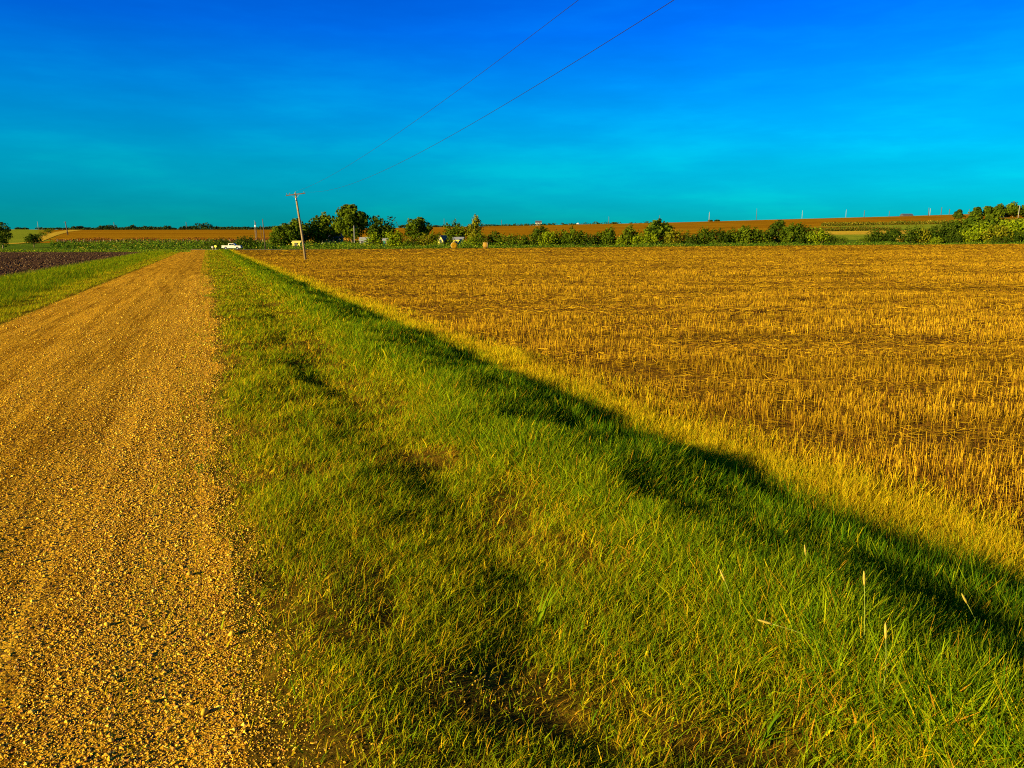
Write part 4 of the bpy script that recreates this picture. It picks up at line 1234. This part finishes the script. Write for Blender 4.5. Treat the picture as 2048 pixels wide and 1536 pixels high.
# ------------------------------------------------------------------ pickup truck
def pickup():
    b = at(464.5, 500.0, 246)
    root = empty('pickup_truck', (b[0], b[1], float(H(b[0], b[1])) + .02), .05)
    L = 5.85
    # x forward to the right; side outline of body with wheel arches
    def arch(xc, r, n=8):
        return [(xc + r * math.cos(a), .42 + r * math.sin(a)) for a in np.linspace(math.pi, 0, n)]
    xr, xf = -1.72, 1.85
    body = [(-2.9, .5)] + [(-2.9, .5)][:0] + arch(xr, .48) + arch(xf, .48) + [(2.82, .45), (2.92, .62), (2.9, 1.0), (2.8, 1.16), (1.35, 1.26), (-.95, 1.24), (-2.9, 1.28)]
    m = MB(); m.prism(body, -.98, .98)
    m.build('body', M_WHITE, root, False, .04)
    bed = MB().box((-1.95, 0, 1.29), (1.75, 1.6, .05)).build('bed_liner', M_RUBBER, root)
    cab = [(-.95, 1.2), (1.42, 1.2), (.72, 1.86), (.45, 1.92), (-.72, 1.92), (-.88, 1.84)]
    MB().prism(cab, -.86, .86).build('cab', M_WHITE, root, False, .05)
    for s in (-1, 1):
        y_ = s * .868
        w1 = MB().prism([(.28, 1.3), (1.12, 1.3), (.66, 1.76), (.28, 1.78)], y_ - .012, y_ + .012).build('window', M_GLASS, root)
        w2 = MB().prism([(-.72, 1.3), (.2, 1.3), (.2, 1.78), (-.62, 1.78)], y_ - .012, y_ + .012).build('window', M_GLASS, root)
        for xd in (.25, -.7):
            MB().box((xd, s * .985, 1.02), (.2, .03, .04)).build('door_handle', M_METAL, root)
        MB().box((1.05, s * 1.05, 1.32), (.16, .2, .2)).build('mirror', M_RUBBER, root)
        MB().box((2.84, s * .76, .93), (.1, .36, .2)).build('headlight', M_LAMP, root)
        MB().box((-2.91, s * .86, 1.05), (.05, .18, .36)).build('taillight', M_RED, root)
        for xc in (xr, xf):
            t = MB().lathe([(.24, -.12), (.37, -.13), (.405, -.09), (.405, .09), (.37, .13), (.24, .12)], (xc, s * .86, .4), 'y', 22).build('wheel', M_RUBBER, root, True)
            MB().lathe([(0, -.10), (.08, -.12), (.2, -.09), (.245, -.115), (.245, .115), (.2, .09), (.08, .12), (0, .1)], (xc, s * .86, .4), 'y', 18).build('rim', M_RIM, t, True)
    # windscreen and rear window, set 1 cm proud of the cab
    MB().add([(1.36, -.74, 1.27), (1.36, .74, 1.27), (.78, .68, 1.815), (.78, -.68, 1.815)], [(0, 1, 2, 3)]).build('windscreen', M_GLASS, root).location = (.015, 0, .015)
    MB().box((-.935, 0, 1.58), (.05, 1.3, .4)).build('rear_window', M_GLASS, root)
    MB().box((2.93, 0, .58), (.12, 1.9, .2)).build('bumper', M_METAL, root, False, .03)
    MB().box((-2.95, 0, .58), (.12, 1.9, .18)).build('bumper', M_METAL, root, False, .03)
    MB().box((2.91, 0, .9), (.05, 1.1, .3)).build('grille', M_RUBBER, root)
    return tag(root, 'white crew cab pickup truck driving right on the cross road', 'pickup truck')


pickup()

# mailbox and marker at the junction
b = at(425.5, 500, 243)
root = empty('mailbox', (b[0], b[1], float(H(b[0], b[1]))))
MB().box((0, 0, .45), (.12, .12, 1.1)).build('post', M_FENCE, root)
MB().add(*(lambda pr: ([(x, -.35, z) for x, z in pr] + [(x, .35, z) for x, z in pr], [tuple(range(len(pr))), tuple(range(len(pr), 2 * len(pr)))[::-1]] + [(i, i + len(pr), (i + 1) % len(pr) + len(pr), (i + 1) % len(pr)) for i in range(len(pr))]))([(-.3, 0), (.3, 0), (.3, .3), (.2, .48), (0, .55), (-.2, .48), (-.3, .3)])).build('box', M_WALLW, root).location = (0, 0, .55)
MB().box((.33, .1, 1.0), (.03, .1, .3)).build('flag', M_RED, root)
tag(root, 'white mailbox on a short post at the end of the gravel road', 'mailbox')
b = at(431.5, 500, 245)
root = empty('road_marker', (b[0], b[1], float(H(b[0], b[1]))))
MB().tube([(0, 0, -.2), (0, 0, .9)], .03, 8).build('post', M_METAL, root)
MB().lathe([(0, -.02), (.36, -.02), (.38, 0), (.36, .02), (0, .02)], (0, -.05, 1.0), 'y', 20).build('disc', M_YELLOW, root)
tag(root, 'yellow disc marker on a thin post between the mailbox and the pickup', 'road marker')

# ------------------------------------------------------------------ light
SUN_EL, AZ = math.radians(14), (-.82, -.57)
el = math.hypot(*AZ)
sd = Vector((AZ[0] / el * math.cos(SUN_EL), AZ[1] / el * math.cos(SUN_EL), math.sin(SUN_EL)))
ld = bpy.data.lights.new('sun', 'SUN'); ld.energy = 5.0; ld.angle = math.radians(.5); ld.color = (1.0, .80, .36)
lo = bpy.data.objects.new('sun', ld); COL.objects.link(lo)
lo.rotation_euler = sd.to_track_quat('Z', 'Y').to_euler()
lo.location = (-40, -20, 30)

w = bpy.data.worlds.new('World'); SC.world = w; w.use_nodes = True
nt = w.node_tree; bg = nt.nodes['Background']
sky = nd(nt, 'ShaderNodeTexSky', sky_type='NISHITA', sun_disc=False)
sky.sun_elevation = SUN_EL; sky.sun_rotation = math.atan2(AZ[0], AZ[1]) % (2 * math.pi)
cap = nd(nt, 'ShaderNodeVectorMath', operation='MINIMUM'); cap.inputs[1].default_value = (7.0, 7.5, 7.5)
nt.links.new(sky.outputs[0], cap.inputs[0])
tc = nt.nodes.new('ShaderNodeTexCoord'); sx = nt.nodes.new('ShaderNodeSeparateXYZ')
nt.links.new(tc.outputs['Generated'], sx.inputs[0])
STR = .1
def lin(c): return tuple(((v / 255 + .055) / 1.055) ** 2.4 if v > 10 else v / 255 / 12.92 for v in c)
NISH = {0: (3.1, 2.8, 1.7), 1.5: (4.3, 4.2, 2.7), 2.5: (4.4, 4.75, 3.4), 5.3: (3.75, 4.75, 4.45), 8.65: (2.9, 4.05, 4.55), 14: (2.0, 3.0, 3.95), 16: (1.8, 2.75, 3.76), 25: (1.21, 1.91, 2.87), 40: (.77, 1.24, 1.98), 88: (.5, .8, 1.33)}
TARG = {0: (10, 164, 172), 1.5: (6, 170, 182), 2.5: (3, 174, 198), 5.3: (0, 176, 220), 8.65: (0, 159, 240), 14: (0, 113, 243), 16: (0, 102, 232), 25: (0, 84, 205), 40: (0, 62, 165), 88: (0, 45, 130)}
K = 2 ** EXPO * STR
st = []
for e in NISH:
    t = lin(TARG[e]); st.append((math.sin(math.radians(e)), tuple(min(1, t[k] / K / NISH[e][k]) for k in range(3))))
rp = ramp(nt, sx.outputs['Z'], st)
mul = mixc(nt, 1.0, cap.outputs[0], rp.outputs[0], 'MULTIPLY')
# faint high cirrus
mpc = nt.nodes.new('ShaderNodeMapping'); mpc.inputs['Scale'].default_value = (2.0, 2.0, 11.0); mpc.inputs['Rotation'].default_value = (0, .12, 0)
nt.links.new(tc.outputs['Generated'], mpc.inputs[0])
nz = noise(nt, mpc.outputs[0], 2.2, 5, .6)
ci = ramp(nt, nz, [(.35, (.90, .91, .94)), (.52, (1, 1, 1)), (.72, (1.0, 1.2, 1.06))])
fin = mixc(nt, 1.0, mul, ci.outputs[0], 'MULTIPLY')
nt.links.new(fin, bg.inputs[0]); bg.inputs[1].default_value = STR

# ------------------------------------------------------------------ camera and render settings
cd = bpy.data.cameras.new('camera'); cam = bpy.data.objects.new('camera', cd); COL.objects.link(cam)
cam.location = (0, 0, CAMH); cam.rotation_euler = (math.pi / 2 - PITCH, 0, 0)
cd.sensor_width = 36; cd.lens = 36 * F / 2048; cd.clip_start = .05; cd.clip_end = 9000
SC.camera = cam
SC.view_settings.view_transform = 'Standard'; SC.view_settings.look = 'None'
SC.view_settings.exposure = EXPO; SC.view_settings.gamma = 1
SC.render.engine = 'CYCLES'
SC.cycles.use_denoising = False
SC.cycles.max_bounces = 5; SC.cycles.diffuse_bounces = 2; SC.cycles.transmission_bounces = 3; SC.cycles.glossy_bounces = 2
SC.cycles.pixel_filter_type = 'BLACKMAN_HARRIS'; SC.cycles.filter_width = 1.1
